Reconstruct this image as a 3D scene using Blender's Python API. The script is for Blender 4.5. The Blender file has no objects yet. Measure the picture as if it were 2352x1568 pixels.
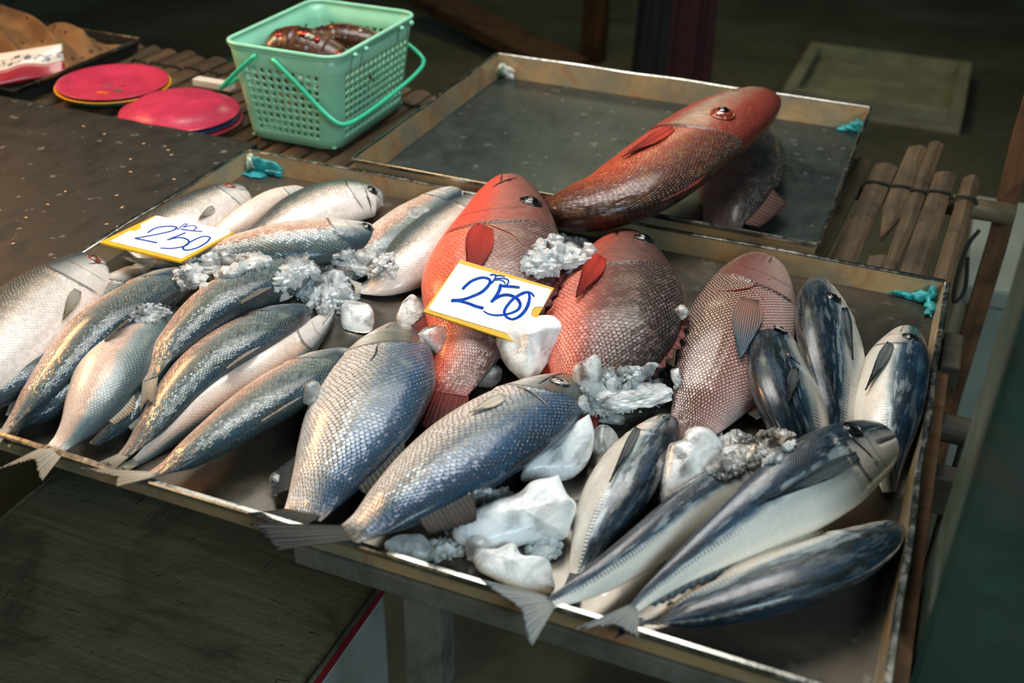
import bpy, bmesh, math, random
import numpy as np
from mathutils import Vector, Matrix
from mathutils.bvhtree import BVHTree

random.seed(7)
RNG = np.random.default_rng(7)
C = bpy.context.scene.collection
SC = bpy.context.scene
PI = math.pi

# ------------------------------------------------------------------ camera
TZ = 0.80                       # height of the tray floors above the market floor
FPX, CX, CY = 2545.0, 1176.0, 784.0
CAMZ = TZ + 0.78
CAM = np.array([0.0, 0.0, CAMZ])
AX = np.array([0.92621815, 0.21404112, -0.31033263])    # world axes seen by the camera
AY = np.array([0.37651197, -0.48385686, 0.79001347])
AZ = np.array([0.0189388, -0.84856876, -0.52874605])
AX /= np.linalg.norm(AX); AY -= AX * (AX @ AY); AY /= np.linalg.norm(AY); AZ = np.cross(AX, AY)
cam_d = bpy.data.cameras.new('camera'); cam = bpy.data.objects.new('camera', cam_d); C.objects.link(cam)
cam_d.sensor_width = 36.0; cam_d.lens = FPX / 2352.0 * 36.0
cam_d.clip_start = 0.05; cam_d.clip_end = 60
R3 = Matrix(((AX[0], -AX[1], -AX[2]), (AY[0], -AY[1], -AY[2]), (AZ[0], -AZ[1], -AZ[2])))
cam.matrix_world = Matrix.Translation(Vector(CAM)) @ R3.to_4x4()
SC.camera = cam
cam_d.dof.use_dof = True; cam_d.dof.focus_distance = 1.42; cam_d.dof.aperture_fstop = 4.0

# ------------------------------------------------------------------ light, world, exposure
SC.view_settings.view_transform = 'Standard'; SC.view_settings.look = 'None'
SC.view_settings.gamma = 1.0; SC.view_settings.use_curve_mapping = False
SC.view_settings.exposure = 0.0
wd = bpy.data.worlds.new('market_air'); SC.world = wd; wd.use_nodes = True
wd.node_tree.nodes['Background'].inputs[0].default_value = (0.42, 0.85, 0.85, 1)
wd.node_tree.nodes['Background'].inputs[1].default_value = 0.035

def aim(o, target):
    d = Vector(target) - o.location
    o.rotation_euler = d.to_track_quat('-Z', 'Y').to_euler()
def area(name, loc, target, size, power, col, sy=None, spread=180):
    l = bpy.data.lights.new(name, 'AREA'); l.energy = power; l.color = col; l.size = size
    if sy: l.shape = 'RECTANGLE'; l.size_y = sy
    l.spread = math.radians(spread)
    o = bpy.data.objects.new(name, l); C.objects.link(o); o.location = loc; aim(o, target); return o
area('stall_lamp_light', (-0.80, 1.70, TZ + 1.5), (-0.50, 1.05, TZ), 1.3, 33.0, (1.0, 0.96, 0.90), sy=0.8)
area('warm_lamp_light', (-2.15, 1.45, TZ + 0.80), (-0.8, 1.25, TZ), 0.35, 8.0, (1.0, 0.52, 0.22), spread=130)
area('front_lamp_light', (-1.7, -0.4, TZ + 1.3), (-0.7, 1.5, TZ), 0.5, 4.0, (1.0, 0.66, 0.38), spread=120)
area('daylight_opening', (1.5, -0.9, TZ + 1.6), (-0.35, 1.1, TZ), 1.2, 50.0, (0.70, 0.90, 1.0), sy=0.8)
area('background_fill_light', (-1.2, 4.2, 2.4), (-1.0, 4.4, 0), 0.8, 12.0, (0.95, 0.88, 0.55))  # added fill that lifts the dark background floor; no lamp hangs there

# ------------------------------------------------------------------ pixel <-> world helpers (photo frame 2352 x 1568)
def ray(px, py):
    r = np.array([px - CX, py - CY, FPX]); return np.array([r @ AX, r @ AY, r @ AZ])
def at(px, py, z=0.0):
    d = ray(px, py); t = (z + TZ - CAMZ) / d[2]; return CAM + d * t
def proj(P):
    P = np.asarray(P, float) - CAM
    q = np.outer(P[..., 0].ravel(), AX) + np.outer(P[..., 1].ravel(), AY) + np.outer(P[..., 2].ravel(), AZ)
    return (np.stack([CX + FPX * q[:, 0] / q[:, 2], CY + FPX * q[:, 1] / q[:, 2]], 1)).reshape(P.shape[:-1] + (2,))
def mpp(P):                      # metres per photo pixel at P
    return float(((np.asarray(P) - CAM) @ (AX * 0 + np.array([AX[2], AY[2], AZ[2]]))) / FPX)

# ------------------------------------------------------------------ object helpers
def lin(c):
    if isinstance(c, str):
        c = [int(c[i:i + 2], 16) / 255 for i in (0, 2, 4)]
    return tuple((x / 12.92 if x <= 0.04045 else ((x + 0.055) / 1.055) ** 2.4) for x in c[:3]) + (1.0,)
def empty(name, loc, label=None, cat=None, group=None):
    o = bpy.data.objects.new(name, None); C.objects.link(o); o.location = tuple(loc); o.empty_display_size = 0.05
    if label: tag(o, label, cat, group)
    return o
def tag(o, label=None, cat=None, group=None, kind=None):
    if label: o['label'] = label
    if cat: o['category'] = cat
    if group: o['group'] = group
    if kind: o['kind'] = kind
    return o
def org(parent):
    v = np.zeros(3)
    while parent is not None:
        v = v + np.array(parent.location); parent = parent.parent
    return v
def mk(name, V, F, mat, parent=None, uv=None, smooth=True, loc=None):
    """one mesh object from world-space vertices; uv = {layer: per-vertex (u,v)}"""
    V = np.asarray(V, float).reshape(-1, 3)
    o0 = org(parent)
    if loc is None: loc = np.zeros(3) if parent is not None else V.mean(0)
    L = V - o0 - np.asarray(loc)
    me = bpy.data.meshes.new(name)
    me.from_pydata(L.tolist(), [], [list(map(int, f)) for f in F]); me.update()
    if smooth: me.polygons.foreach_set('use_smooth', [True] * len(me.polygons))
    if uv:
        vi = np.zeros(len(me.loops), int); me.loops.foreach_get('vertex_index', vi)
        for k, a in uv.items():
            l = me.uv_layers.new(name=k); l.data.foreach_set('uv', np.asarray(a, float)[vi].ravel())
    if mat: me.materials.append(mat)
    o = bpy.data.objects.new(name, me); C.objects.link(o)
    o.location = tuple(loc); o.parent = parent
    return o
def grid_faces(n, m, closed_n=False, closed_m=False, off=0):
    F = []
    for i in range(n if closed_n else n - 1):
        for j in range(m if closed_m else m - 1):
            a = i * m + j; b = i * m + (j + 1) % m; c = ((i + 1) % n) * m + (j + 1) % m; d = ((i + 1) % n) * m + j
            F.append((a + off, b + off, c + off, d + off))
    return F
class MB:
    """collects boxes, tubes and sheets for one mesh"""
    def __init__(s): s.V = []; s.F = []; s.n = 0
    def add(s, V, F):
        s.V.extend([tuple(v) for v in V]); s.F.extend([tuple(i + s.n for i in f) for f in F]); s.n += len(V); return s
    def box(s, x0, x1, y0, y1, z0, z1, bev=0.0):
        b = bev
        if b <= 0:
            V = [(x, y, z) for x in (x0, x1) for y in (y0, y1) for z in (z0, z1)]
            F = [(0, 1, 3, 2), (4, 6, 7, 5), (0, 4, 5, 1), (2, 3, 7, 6), (0, 2, 6, 4), (1, 5, 7, 3)]
            return s.add(V, F)
        bm = bmesh.new(); bmesh.ops.create_cube(bm, size=1)
        for v in bm.verts: v.co = ((x0 + x1) / 2 + v.co.x * (x1 - x0), (y0 + y1) / 2 + v.co.y * (y1 - y0), (z0 + z1) / 2 + v.co.z * (z1 - z0))
        bmesh.ops.bevel(bm, geom=bm.edges[:], offset=b, segments=2, affect='EDGES', profile=0.6)
        bm.verts.index_update(); s.add([v.co[:] for v in bm.verts], [[v.index for v in f.verts] for f in bm.faces]); bm.free(); return s
    def tube(s, P, r, k=8, cap=True, sq=None):
        P = np.asarray(P, float); n = len(P); T = np.gradient(P, axis=0); T /= np.linalg.norm(T, axis=1)[:, None] + 1e-9
        r = np.full(n, r) if np.isscalar(r) else np.asarray(r)
        up = np.array([0, 0, 1.0]) if abs(T[0][2]) < 0.9 else np.array([1.0, 0, 0])
        V = []; U = up - T[0] * (up @ T[0]); U /= np.linalg.norm(U)
        for i in range(n):
            U = U - T[i] * (U @ T[i]); U /= np.linalg.norm(U) + 1e-9; W = np.cross(T[i], U)
            for j in range(k):
                a = 2 * PI * j / k; V.append(P[i] + r[i] * (math.cos(a) * U * (sq or 1) + math.sin(a) * W))
        F = grid_faces(n, k, closed_m=True)
        if cap: F += [tuple(range(k))[::-1], tuple((n - 1) * k + j for j in range(k))]
        return s.add(V, F)
    def build(s, name, mat, parent=None, smooth=False, **kw): return mk(name, s.V, s.F, mat, parent, smooth=smooth, **kw)
def spline(P, n):
    """Catmull-Rom resample of rows of P to n rows, even in chord length"""
    P = np.asarray(P, float); m = len(P)
    d = np.r_[0, np.cumsum(np.sqrt(((P[1:, :2] - P[:-1, :2]) ** 2).sum(1)))]
    T = np.zeros_like(P)
    T[1:-1] = (P[2:] - P[:-2]) / (d[2:] - d[:-2])[:, None]
    T[0] = (P[1] - P[0]) / (d[1] - d[0]); T[-1] = (P[-1] - P[-2]) / (d[-1] - d[-2])
    s = np.linspace(0, d[-1], n); i = np.clip(np.searchsorted(d, s, 'right') - 1, 0, m - 2)
    h = (d[i + 1] - d[i]); u = ((s - d[i]) / h)[:, None]; h = h[:, None]
    return (2 * u**3 - 3 * u**2 + 1) * P[i] + (u**3 - 2 * u**2 + u) * h * T[i] + (-2 * u**3 + 3 * u**2) * P[i + 1] + (u**3 - u**2) * h * T[i + 1]
def spl3(P, n):
    P = np.asarray(P, float); m = len(P); d = np.r_[0, np.cumsum(np.linalg.norm(P[1:] - P[:-1], axis=1))]
    Q = np.c_[d, np.zeros(m), P]; return spline(Q, n)[:, 2:]
def vnoise(P, f, seed=0):
    """cheap smooth noise from summed sines"""
    g = np.random.default_rng(seed); r = 0
    for k in range(6):
        w = g.normal(size=3); w *= f * (0.6 + 0.3 * k) / np.linalg.norm(w); r = r + np.sin(P @ w + g.uniform(0, 6.28)) / (1 + 0.5 * k)
    return r / 2.2

# ------------------------------------------------------------------ node material helpers
class NT:
    def __init__(s, name):
        s.mat = bpy.data.materials.new(name); s.mat.use_nodes = True; s.t = s.mat.node_tree; s.t.nodes.clear()
        s.out = s.t.nodes.new('ShaderNodeOutputMaterial')
    def put(s, sock, v):
        if v is None: return
        if isinstance(v, bpy.types.NodeSocket): s.t.links.new(v, sock)
        else:
            try: sock.default_value = v
            except Exception: sock.default_value = tuple(v) + (1.0,)
    def n(s, ty, ins=None, **kw):
        nd = s.t.nodes.new('ShaderNode' + ty)
        for k, v in kw.items(): setattr(nd, k, v)
        for k, v in (ins or {}).items(): s.put(nd.inputs[k], v)
        return nd
    def m(s, op, a, b=None, c=None, clamp=False):
        nd = s.n('Math', operation=op, use_clamp=clamp)
        for i, v in enumerate((a, b, c)): s.put(nd.inputs[i], v)
        return nd.outputs[0]
    def smooth(s, x, lo, hi, a=0.0, b=1.0):
        nd = s.n('MapRange', {'Value': x, 'From Min': lo, 'From Max': hi, 'To Min': a, 'To Max': b}, interpolation_type='SMOOTHSTEP'); return nd.outputs[0]
    def mix(s, f, a, b, blend='MIX'):
        nd = s.n('Mix', data_type='RGBA', blend_type=blend); s.put(nd.inputs[0], f); s.put(nd.inputs[6], a); s.put(nd.inputs[7], b); return nd.outputs[2]
    def ramp(s, x, stops, interp='LINEAR'):
        nd = s.n('ValToRGB', {'Fac': x}); r = nd.color_ramp; r.interpolation = interp
        while len(r.elements) > 1: r.elements.remove(r.elements[-1])
        for i, (p, c) in enumerate(stops):
            e = r.elements[0] if i == 0 else r.elements.new(p)
            e.position = p; e.color = lin(c)
        return nd.outputs[0]
    def noise(s, vec, scale, detail=3, rough=0.55, dist=0.0):
        nd = s.n('TexNoise', {'Scale': scale, 'Detail': detail, 'Roughness': rough, 'Distortion': dist}); s.put(nd.inputs['Vector'], vec); return nd.outputs[0]
    def uv(s, name): return s.n('UVMap', uv_map=name).outputs[0]
    def sep(s, v): nd = s.n('SeparateXYZ', {0: v}); return nd.outputs
    def comb(s, x, y, z=0.0): return s.n('CombineXYZ', {0: x, 1: y, 2: z}).outputs[0]
    def obj(s): return s.n('TexCoord').outputs['Object']
    def pos(s): return s.n('NewGeometry').outputs['Position']
    def mapv(s, v, scale=(1, 1, 1), rot=(0, 0, 0)): return s.n('Mapping', {'Vector': v, 'Scale': scale, 'Rotation': rot}).outputs[0]
    def bump(s, h, strength=0.3, dist=0.002, normal=None): return s.n('Bump', {'Height': h, 'Strength': strength, 'Distance': dist, 'Normal': normal}).outputs[0]
    def bsdf(s, **kw):
        nd = s.n('BsdfPrincipled')
        for k, v in kw.items(): s.put(nd.inputs[k.replace('_', ' ')], v)
        s.t.links.new(nd.outputs[0], s.out.inputs[0]); s.pb = nd; return nd
def simple(name, col, rough=0.5, metal=0.0, var=0.25, scale=30, bump=0.0, coat=0.0, col2=None, **kw):
    t = NT(name); p = t.obj(); n = t.noise(p, scale, 4); n2 = t.noise(p, scale * 6, 3)
    c2 = lin(col2) if col2 else tuple(x * (1 - var) for x in lin(col)[:3]) + (1,)
    c = t.mix(t.smooth(n, 0.35, 0.65), lin(col), c2)
    c = t.mix(t.m('MULTIPLY', n2, 0.3), c, c2)
    t.bsdf(Base_Color=c, Roughness=t.smooth(n2, 0.2, 0.8, max(0.02, rough - 0.1), min(1, rough + 0.1)), Metallic=metal, Coat_Weight=coat, Coat_Roughness=0.1,
           Normal=t.bump(t.m('ADD', n, n2), bump, 0.003) if bump else None, **kw)
    return t.mat

# --- metals
def metal_mat(name, c1, c2, stain, stain_amt=0.5, r0=0.22, r1=0.5, sc=6, metal=1.0, spots=0.22):
    t = NT(name); p = t.pos()
    n = t.noise(p, sc, 5, 0.6, 0.6); n2 = t.noise(t.mapv(p, (2, 1, 1)), sc * 4, 4, 0.6); n3 = t.noise(p, sc * 28, 3); st = t.noise(p, sc * 1.3, 6, 0.65, 1.2)
    c = t.mix(t.smooth(n, 0.35, 0.65), lin(c1), lin(c2))
    c = t.mix(t.m('MULTIPLY', t.smooth(st, 0.48, 0.68), stain_amt), c, lin(stain))
    spot = t.smooth(t.noise(p, sc * 11, 2), 0.66, 0.72)
    c = t.mix(t.m('MULTIPLY', spot, spots), c, lin('b9c0bc'))
    rr = t.m('ADD', t.smooth(n2, 0.3, 0.7, r0, r1), t.m('MULTIPLY', t.smooth(st, 0.48, 0.68), 0.15))
    h = t.m('ADD', t.m('MULTIPLY', n, 1.5), t.m('MULTIPLY', n3, 0.15))
    t.bsdf(Base_Color=c, Roughness=rr, Metallic=t.m('SUBTRACT', metal, t.m('MULTIPLY', t.smooth(st, 0.5, 0.7), 0.5 * stain_amt)), Normal=t.bump(h, 0.10, 0.002))
    return t.mat
M = {}
M['tray'] = metal_mat('tray_metal', '6e6a62', '5c5850', '5a4430', 0.6, 0.20, 0.34, 3, metal=0.75)
M['tray_wall'] = metal_mat('tray_wall_metal', 'b89c70', '8f8a74', '8a5226', 0.7, 0.3, 0.5, 9, metal=0.25)  # tan base holds the warm lamp glow on the walls; rust stain is real
M['tray2'] = metal_mat('grey_tray_metal', '3f4a4a', '364040', '363a36', 0.4, 0.26, 0.42, 4, metal=0.55)
M['lip'] = metal_mat('tray_lip_metal', 'b4b5b0', '97978f', '8a7a5a', 0.3, 0.15, 0.3, 12)
M['sheet'] = metal_mat('dark_sheet_metal', '1b211f', '151b1a', '101615', 0.4, 0.5, 0.7, 4, metal=0.2)
M['steel_post'] = metal_mat('green_post_metal', '3a5248', '2c4238', '3d2a1e', 0.6, 0.35, 0.55, 5, metal=0.3, spots=0.0)
M['galv'] = metal_mat('galvanised_metal', '8e9088', '74766e', '5a5646', 0.45, 0.35, 0.55, 14, metal=0.7)
M['paint_teal'] = simple('teal_sealant', '2fb0b8', 0.45, bump=0.4, scale=60, col2='148088')
M['paint_green'] = simple('green_sealant', '1f6a4c', 0.45, bump=0.4, scale=60, col2='c9cbbb')
# --- wood / bamboo
def wood_mat(name, c1, c2, c3, axis=1, sc=1.0, rough=0.7, wet=0.0):
    t = NT(name); p = t.obj(); rnd = t.n('ObjectInfo').outputs['Random']
    v = t.n('VectorMath', {0: p, 1: t.comb(t.m('MULTIPLY', rnd, 17.0), t.m('MULTIPLY', rnd, 5.0), t.m('MULTIPLY', rnd, 9.0))}, operation='ADD').outputs[0]
    s = [60 * sc, 60 * sc, 60 * sc]; s[axis] = 4 * sc
    g = t.noise(t.mapv(v, s), 1.0, 5, 0.6, 0.5); b = t.noise(v, 9 * sc, 4, 0.6, 0.8); d = t.noise(v, 40 * sc, 4)
    c = t.mix(t.smooth(g, 0.3, 0.7), lin(c1), lin(c2)); c = t.mix(t.m('MULTIPLY', t.smooth(b, 0.45, 0.7), 0.75), c, lin(c3))
    c = t.mix(t.m('MULTIPLY', rnd, 0.45), c, lin(c3))
    t.bsdf(Base_Color=c, Roughness=t.smooth(d, 0.3, 0.7, rough - 0.12, rough + 0.12), Coat_Weight=wet, Coat_Roughness=0.25, Normal=t.bump(t.m('ADD', g, t.m('MULTIPLY', d, 0.5)), 0.5, 0.002))
    return t.mat
M['bamboo'] = wood_mat('weathered_bamboo', '665138', '473826', '2a2116', 1)
M['bambooX'] = wood_mat('weathered_bamboo_pole', '8c7a5c', '6a5a42', '3f3322', 0)
M['wood'] = wood_mat('brown_timber', '7a5330', '5a3a20', '2e1e10', 0)
M['woodz'] = wood_mat('brown_timber_upright', '7a5330', '5a3a20', '2e1e10', 2)
M['darkwood'] = wood_mat('dark_timber', '3d3526', '2b2519', '191510', 0)
def block_mat():
    t = NT('chopping_board_wood'); p = t.obj()
    g = t.noise(t.mapv(p, (5, 60, 20)), 1.0, 5, 0.6, 0.4); b = t.noise(p, 7, 5, 0.62, 0.8); d = t.noise(p, 90, 4)
    k1 = t.noise(t.mapv(p, (14, 90, 10), (0, 0, 0.5)), 1.0, 3, 0.5, 1.5); k2 = t.noise(t.mapv(p, (70, 12, 10), (0, 0, 0.3)), 1.0, 3, 0.5, 1.5)
    cut = t.m('MULTIPLY', t.m('MAXIMUM', t.smooth(k1, 0.66, 0.72), t.smooth(k2, 0.68, 0.74)), t.smooth(t.noise(p, 9, 3), 0.42, 0.58))
    c = t.mix(t.smooth(g, 0.3, 0.7), lin('5a5c48'), lin('494c3b')); c = t.mix(t.smooth(b, 0.45, 0.68), c, lin('33372c'))
    c = t.mix(t.m('MULTIPLY', cut, 0.5), c, lin('2c2e24'))
    h = t.m('SUBTRACT', t.m('ADD', g, t.m('MULTIPLY', d, 0.6)), t.m('MULTIPLY', cut, 2.0))
    t.bsdf(Base_Color=c, Roughness=0.72, Normal=t.bump(h, 0.7, 0.004)); return t.mat
M['block'] = block_mat()
def floor_mat():
    t = NT('market_floor_concrete'); p = t.pos(); a = t.noise(p, 1.6, 5, 0.6, 0.6); b = t.noise(p, 14, 4)
    c = t.mix(t.smooth(a, 0.35, 0.65), lin('6a6650'), lin('4a4636')); c = t.mix(t.m('MULTIPLY', b, 0.4), c, lin('2c2a20'))
    t.bsdf(Base_Color=c, Roughness=t.smooth(a, 0.4, 0.6, 0.5, 0.85), Normal=t.bump(b, 0.3, 0.01)); return t.mat
M['floor'] = floor_mat()
# --- plastics, paper
M['basket'] = simple('mint_green_plastic', '94dcbc', 0.35, var=0.12, scale=14, bump=0.03, coat=0.1, Subsurface_Weight=0.12, Subsurface_Radius=(0.01, 0.012, 0.01))
M['handle'] = simple('bright_green_plastic', '3fd0a4', 0.3, var=0.1, scale=14)
M['pink'] = simple('pink_plastic', 'c43a5c', 0.30, var=0.25, scale=22, bump=0.02, coat=0.15)
M['yellowp'] = simple('yellow_plastic', 'dfa11d', 0.35, var=0.12)
M['greenp'] = simple('green_plastic', '1f6a4f', 0.4, var=0.2)
M['bluep'] = simple('blue_plastic', '17406f', 0.35, var=0.2)
M['redp'] = simple('red_plastic', 'a52a3c', 0.35, var=0.2)
M['foam'] = simple('white_foam', 'd6d8cf', 0.75, var=0.12, scale=18, bump=0.15)
M['foam_grey'] = simple('grey_green_foam', '8d958a', 0.8, var=0.2, scale=6, bump=0.15)  # darker grey-green than the white foam
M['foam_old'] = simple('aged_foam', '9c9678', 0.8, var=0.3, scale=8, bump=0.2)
M['paint_red'] = simple('red_painted_edge', '8a1626', 0.5, var=0.3, scale=20)
M['white_side'] = simple('white_cooler_plastic', 'aab0aa', 0.5, var=0.2, scale=8)
M['yellow_card'] = simple('yellow_card', 'e8b712', 0.55, var=0.15, scale=60, bump=0.05)
M['ink'] = simple('blue_marker_ink', '0c35a0', 0.8, var=0.25, scale=120, col2='1450b8', Specular_IOR_Level=0.1)
M['cord'] = simple('dark_cord', '23261f', 0.8, var=0.3, scale=80, bump=0.3)
def paper_mat():
    t = NT('ruled_white_paper'); u = t.sep(t.uv('card')); w = t.m('FRACT', t.m('MULTIPLY', u[0], 17.0))
    ln = t.m('MULTIPLY', t.smooth(t.m('ABSOLUTE', t.m('SUBTRACT', w, 0.5)), 0.03, 0.07, 1.0, 0.0), 0.55)
    t.bsdf(Base_Color=t.mix(ln, lin('f0f1f0'), lin('a5d6e6')), Roughness=0.6); return t.mat
M['paper'] = paper_mat()
M['paper_plain'] = simple('white_paper', 'efeeec', 0.6, var=0.05)
# ------------------------------------------------------------------ fish skin
def skin(name, ramp, head, size=0.006, net=0.5, netc='20282a', rough=0.3, metal=0.25, bumps=0.5, dots=0.0, bars=0.0, mott=None, head_t=0.215, spark=0.5, blue=0.0, aspect=0.75, low=0.18, high=0.45, mouth=0.38, tailc=None, mscale=45, mamt=0.6, wet=0.30, netb=None):
    t = NT(name); f = t.sep(t.uv('fish')); T, vv = f[0], f[1]
    q = t.sep(t.uv('scale')); x, y = q[0], q[1]
    rnd = t.n('ObjectInfo').outputs['Random']
    P = t.comb(x, y, t.m('MULTIPLY', rnd, 7.0))
    n1 = t.noise(P, 28, 4, 0.6); n2 = t.noise(P, 130, 3); n3 = t.noise(t.mapv(P, (30, 160, 1)), 1.0, 3)
    v2 = t.m('ADD', vv, t.m('MULTIPLY', t.m('SUBTRACT', n1, 0.5), 0.16))
    v2 = t.m('ADD', v2, t.m('MULTIPLY', t.m('SUBTRACT', n2, 0.5), 0.05))
    base = t.ramp(v2, ramp)
    if mott: base = t.mix(t.m('MULTIPLY', t.smooth(t.noise(P, mscale, 4, 0.65, 0.7), 0.5, 0.66), mamt), base, lin(mott))
    hm = t.m('ADD', T, t.m('MULTIPLY', t.m('POWER', t.m('ABSOLUTE', t.m('SUBTRACT', vv, 0.45)), 2.0), 0.22))
    hm = t.smooth(hm, head_t - 0.012, head_t + 0.012, 1.0, 0.0)
    # overlapping scales on a diamond lattice, free edge towards the tail
    wob = t.noise(P, 60, 2); jx = t.m('MULTIPLY', t.m('SUBTRACT', wob, 0.5), 0.9)
    xs = t.m('ADD', t.m('DIVIDE', x, size), jx); ys = t.m('ADD', t.m('DIVIDE', y, size * aspect), jx)
    a = t.m('ADD', xs, ys); b = t.m('SUBTRACT', xs, ys); fa = t.m('FRACT', a); fb = t.m('FRACT', b)
    mm = t.m('POWER', t.m('ADD', t.m('POWER', fa, 3.0), t.m('POWER', fb, 3.0)), 0.3333)
    line = t.smooth(mm, 0.80, 1.02)
    cell = t.n('TexWhiteNoise', {'Vector': t.comb(t.m('FLOOR', a), t.m('FLOOR', b), 0.0)}, noise_dimensions='3D').outputs[0]
    body = t.m('SUBTRACT', 1.0, hm)
    sm = t.m('MULTIPLY', body, t.smooth(vv, low - 0.1, high))          # scales read weaker on the belly
    hc = t.ramp(v2, head); hn = t.m('ADD', 0.62, t.m('MULTIPLY', t.m('ADD', t.noise(P, 75, 5, 0.7, 1.2), t.noise(t.mapv(P, (1, 2.5, 1)), 190, 3)), 0.42)); hc = t.mix(1.0, hc, t.comb(hn, hn, hn), 'MULTIPLY'); base = t.mix(hm, base, hc)
    hx = t.m('ADD', T, t.m('MULTIPLY', t.m('POWER', t.m('ABSOLUTE', t.m('SUBTRACT', vv, 0.45)), 2.0), 0.22))
    sidem = t.m('MULTIPLY', t.smooth(vv, 0.04, 0.16), t.smooth(vv, 0.70, 0.84, 1.0, 0.0))
    cr = t.m('MULTIPLY', t.smooth(t.m('ABSOLUTE', t.m('SUBTRACT', hx, head_t)), 0.002, 0.009, 0.75, 0.0), sidem)
    cr = t.m('MAXIMUM', cr, t.m('MULTIPLY', t.smooth(t.m('ABSOLUTE', t.m('SUBTRACT', hx, head_t - 0.075)), 0.001, 0.006, 0.35, 0.0), sidem))
    mo = t.m('MULTIPLY', t.smooth(t.m('ABSOLUTE', t.m('SUBTRACT', vv, t.m('ADD', mouth, t.m('MULTIPLY', T, 0.8)))), 0.010, 0.035, 0.8, 0.0), t.smooth(T, 0.085, 0.11, 1.0, 0.0))
    base = t.mix(t.m('MAXIMUM', cr, mo), base, lin('2a1f1c'))
    br = t.m('ADD', 1.0 - 0.22 * spark, t.m('MULTIPLY', cell, 0.44 * spark)); br = t.m('ADD', t.m('MULTIPLY', br, body), hm)
    base = t.mix(1.0, base, t.comb(br, br, br), 'MULTIPLY')
    base = t.mix(t.m('MULTIPLY', t.m('MULTIPLY', line, sm), net), base, t.ramp(vv, [(0.28, netb), (0.48, netc)]) if netb else lin(netc))
    if dots:
        da = t.m('SUBTRACT', fa, 0.5); db = t.m('SUBTRACT', fb, 0.5)
        dd = t.m('SQRT', t.m('ADD', t.m('MULTIPLY', da, da), t.m('MULTIPLY', db, db)))
        base = t.mix(t.m('MULTIPLY', t.m('MULTIPLY', t.smooth(dd, 0.16, 0.30, 1.0, 0.0), body), dots), base, lin('e6dfe0'))
    h = t.m('MULTIPLY', t.m('ADD', t.m('MULTIPLY', t.m('ADD', fa, fb), 0.5), t.m('MULTIPLY', t.m('SUBTRACT', fa, fb), t.m('MULTIPLY', t.m('SUBTRACT', cell, 0.5), 0.9 * spark))), t.m('SUBTRACT', 1.0, line))
    h = t.m('MULTIPLY', h, t.m('ADD', t.m('MULTIPLY', sm, 0.8), t.m('MULTIPLY', body, 0.2)))
    if bars:                                                            # bony scutes along the rear lateral line
        band = t.smooth(t.m('ABSOLUTE', t.m('SUBTRACT', vv, 0.50)), 0.035, 0.075, 1.0, 0.0)
        band = t.m('MULTIPLY', band, t.smooth(T, 0.50, 0.72))
        w = t.m('ABSOLUTE', t.m('SUBTRACT', t.m('FRACT', t.m('DIVIDE', x, 0.0042)), 0.5)); w = t.smooth(w, 0.08, 0.38)
        base = t.mix(t.m('MULTIPLY', t.m('MULTIPLY', band, t.m('SUBTRACT', 1.0, w)), bars), base, lin('1c242a'))
        base = t.mix(t.m('MULTIPLY', t.m('MULTIPLY', band, w), 0.4 * bars), base, lin('c9c6ba'))
        h = t.m('ADD', h, t.m('MULTIPLY', t.m('MULTIPLY', band, w), 2.0))
        base = t.mix(t.m('MULTIPLY', t.smooth(n3, 0.5, 0.62), t.m('MULTIPLY', t.smooth(vv, 0.42, 0.55), t.smooth(vv, 0.62, 0.85, 0.45, 0.1))), base, lin('b9c8cf'))
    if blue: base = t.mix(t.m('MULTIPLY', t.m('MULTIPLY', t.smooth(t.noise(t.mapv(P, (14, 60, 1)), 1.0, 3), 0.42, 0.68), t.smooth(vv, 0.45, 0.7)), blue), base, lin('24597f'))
    if tailc: base = t.mix(t.smooth(t.m('ADD', T, t.m('MULTIPLY', n1, 0.06)), 0.945, 1.02), base, lin(tailc))
    h = t.m('ADD', h, t.m('MULTIPLY', n2, 0.25))
    h = t.m('ADD', h, t.m('MULTIPLY', hm, t.m('MULTIPLY', t.noise(P, 60, 4, 0.65, 1.0), 1.2)))
    t.bsdf(Base_Color=base, Roughness=t.smooth(n2, 0.3, 0.7, rough - 0.07, rough + 0.1), Metallic=t.m('MULTIPLY', t.smooth(vv, 0.25, 0.6), metal), Specular_IOR_Level=0.6,
           Coat_Weight=wet, Coat_Roughness=0.16, Normal=t.bump(h, bumps, size * 0.20))
    return t.mat
S = {}
MILKH = [(0.0, 'd9d0c8'), (0.42, 'd6d2cd'), (0.60, '9fa5a4'), (0.78, '44545a'), (1.0, '2a373c')]
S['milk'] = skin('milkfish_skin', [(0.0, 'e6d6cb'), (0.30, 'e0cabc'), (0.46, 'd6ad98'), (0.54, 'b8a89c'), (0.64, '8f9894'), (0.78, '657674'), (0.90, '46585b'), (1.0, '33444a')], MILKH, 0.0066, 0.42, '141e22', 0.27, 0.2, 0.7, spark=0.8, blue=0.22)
S['milk_pale'] = skin('pale_milkfish_skin', [(0.0, 'e6dad2'), (0.35, 'e0d7d0'), (0.50, 'd8d0c8'), (0.60, 'bbb0a2'), (0.68, '85867f'), (0.78, '4d5a5c'), (1.0, '2e3b40')], MILKH, 0.0066, 0.30, '2a3438', 0.30, 0.2, 0.5, spark=0.6)
S['milk_belly'] = skin('milkfish_belly_skin', [(0.0, 'e2d9d1'), (0.42, 'e2c8b8'), (0.54, 'd2b09c'), (0.62, '9aa09c'), (0.74, '5f7478'), (1.0, '34454c')], MILKH, 0.0066, 0.2, '2a3438', 0.32, 0.1, 0.35, spark=0.4)
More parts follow.
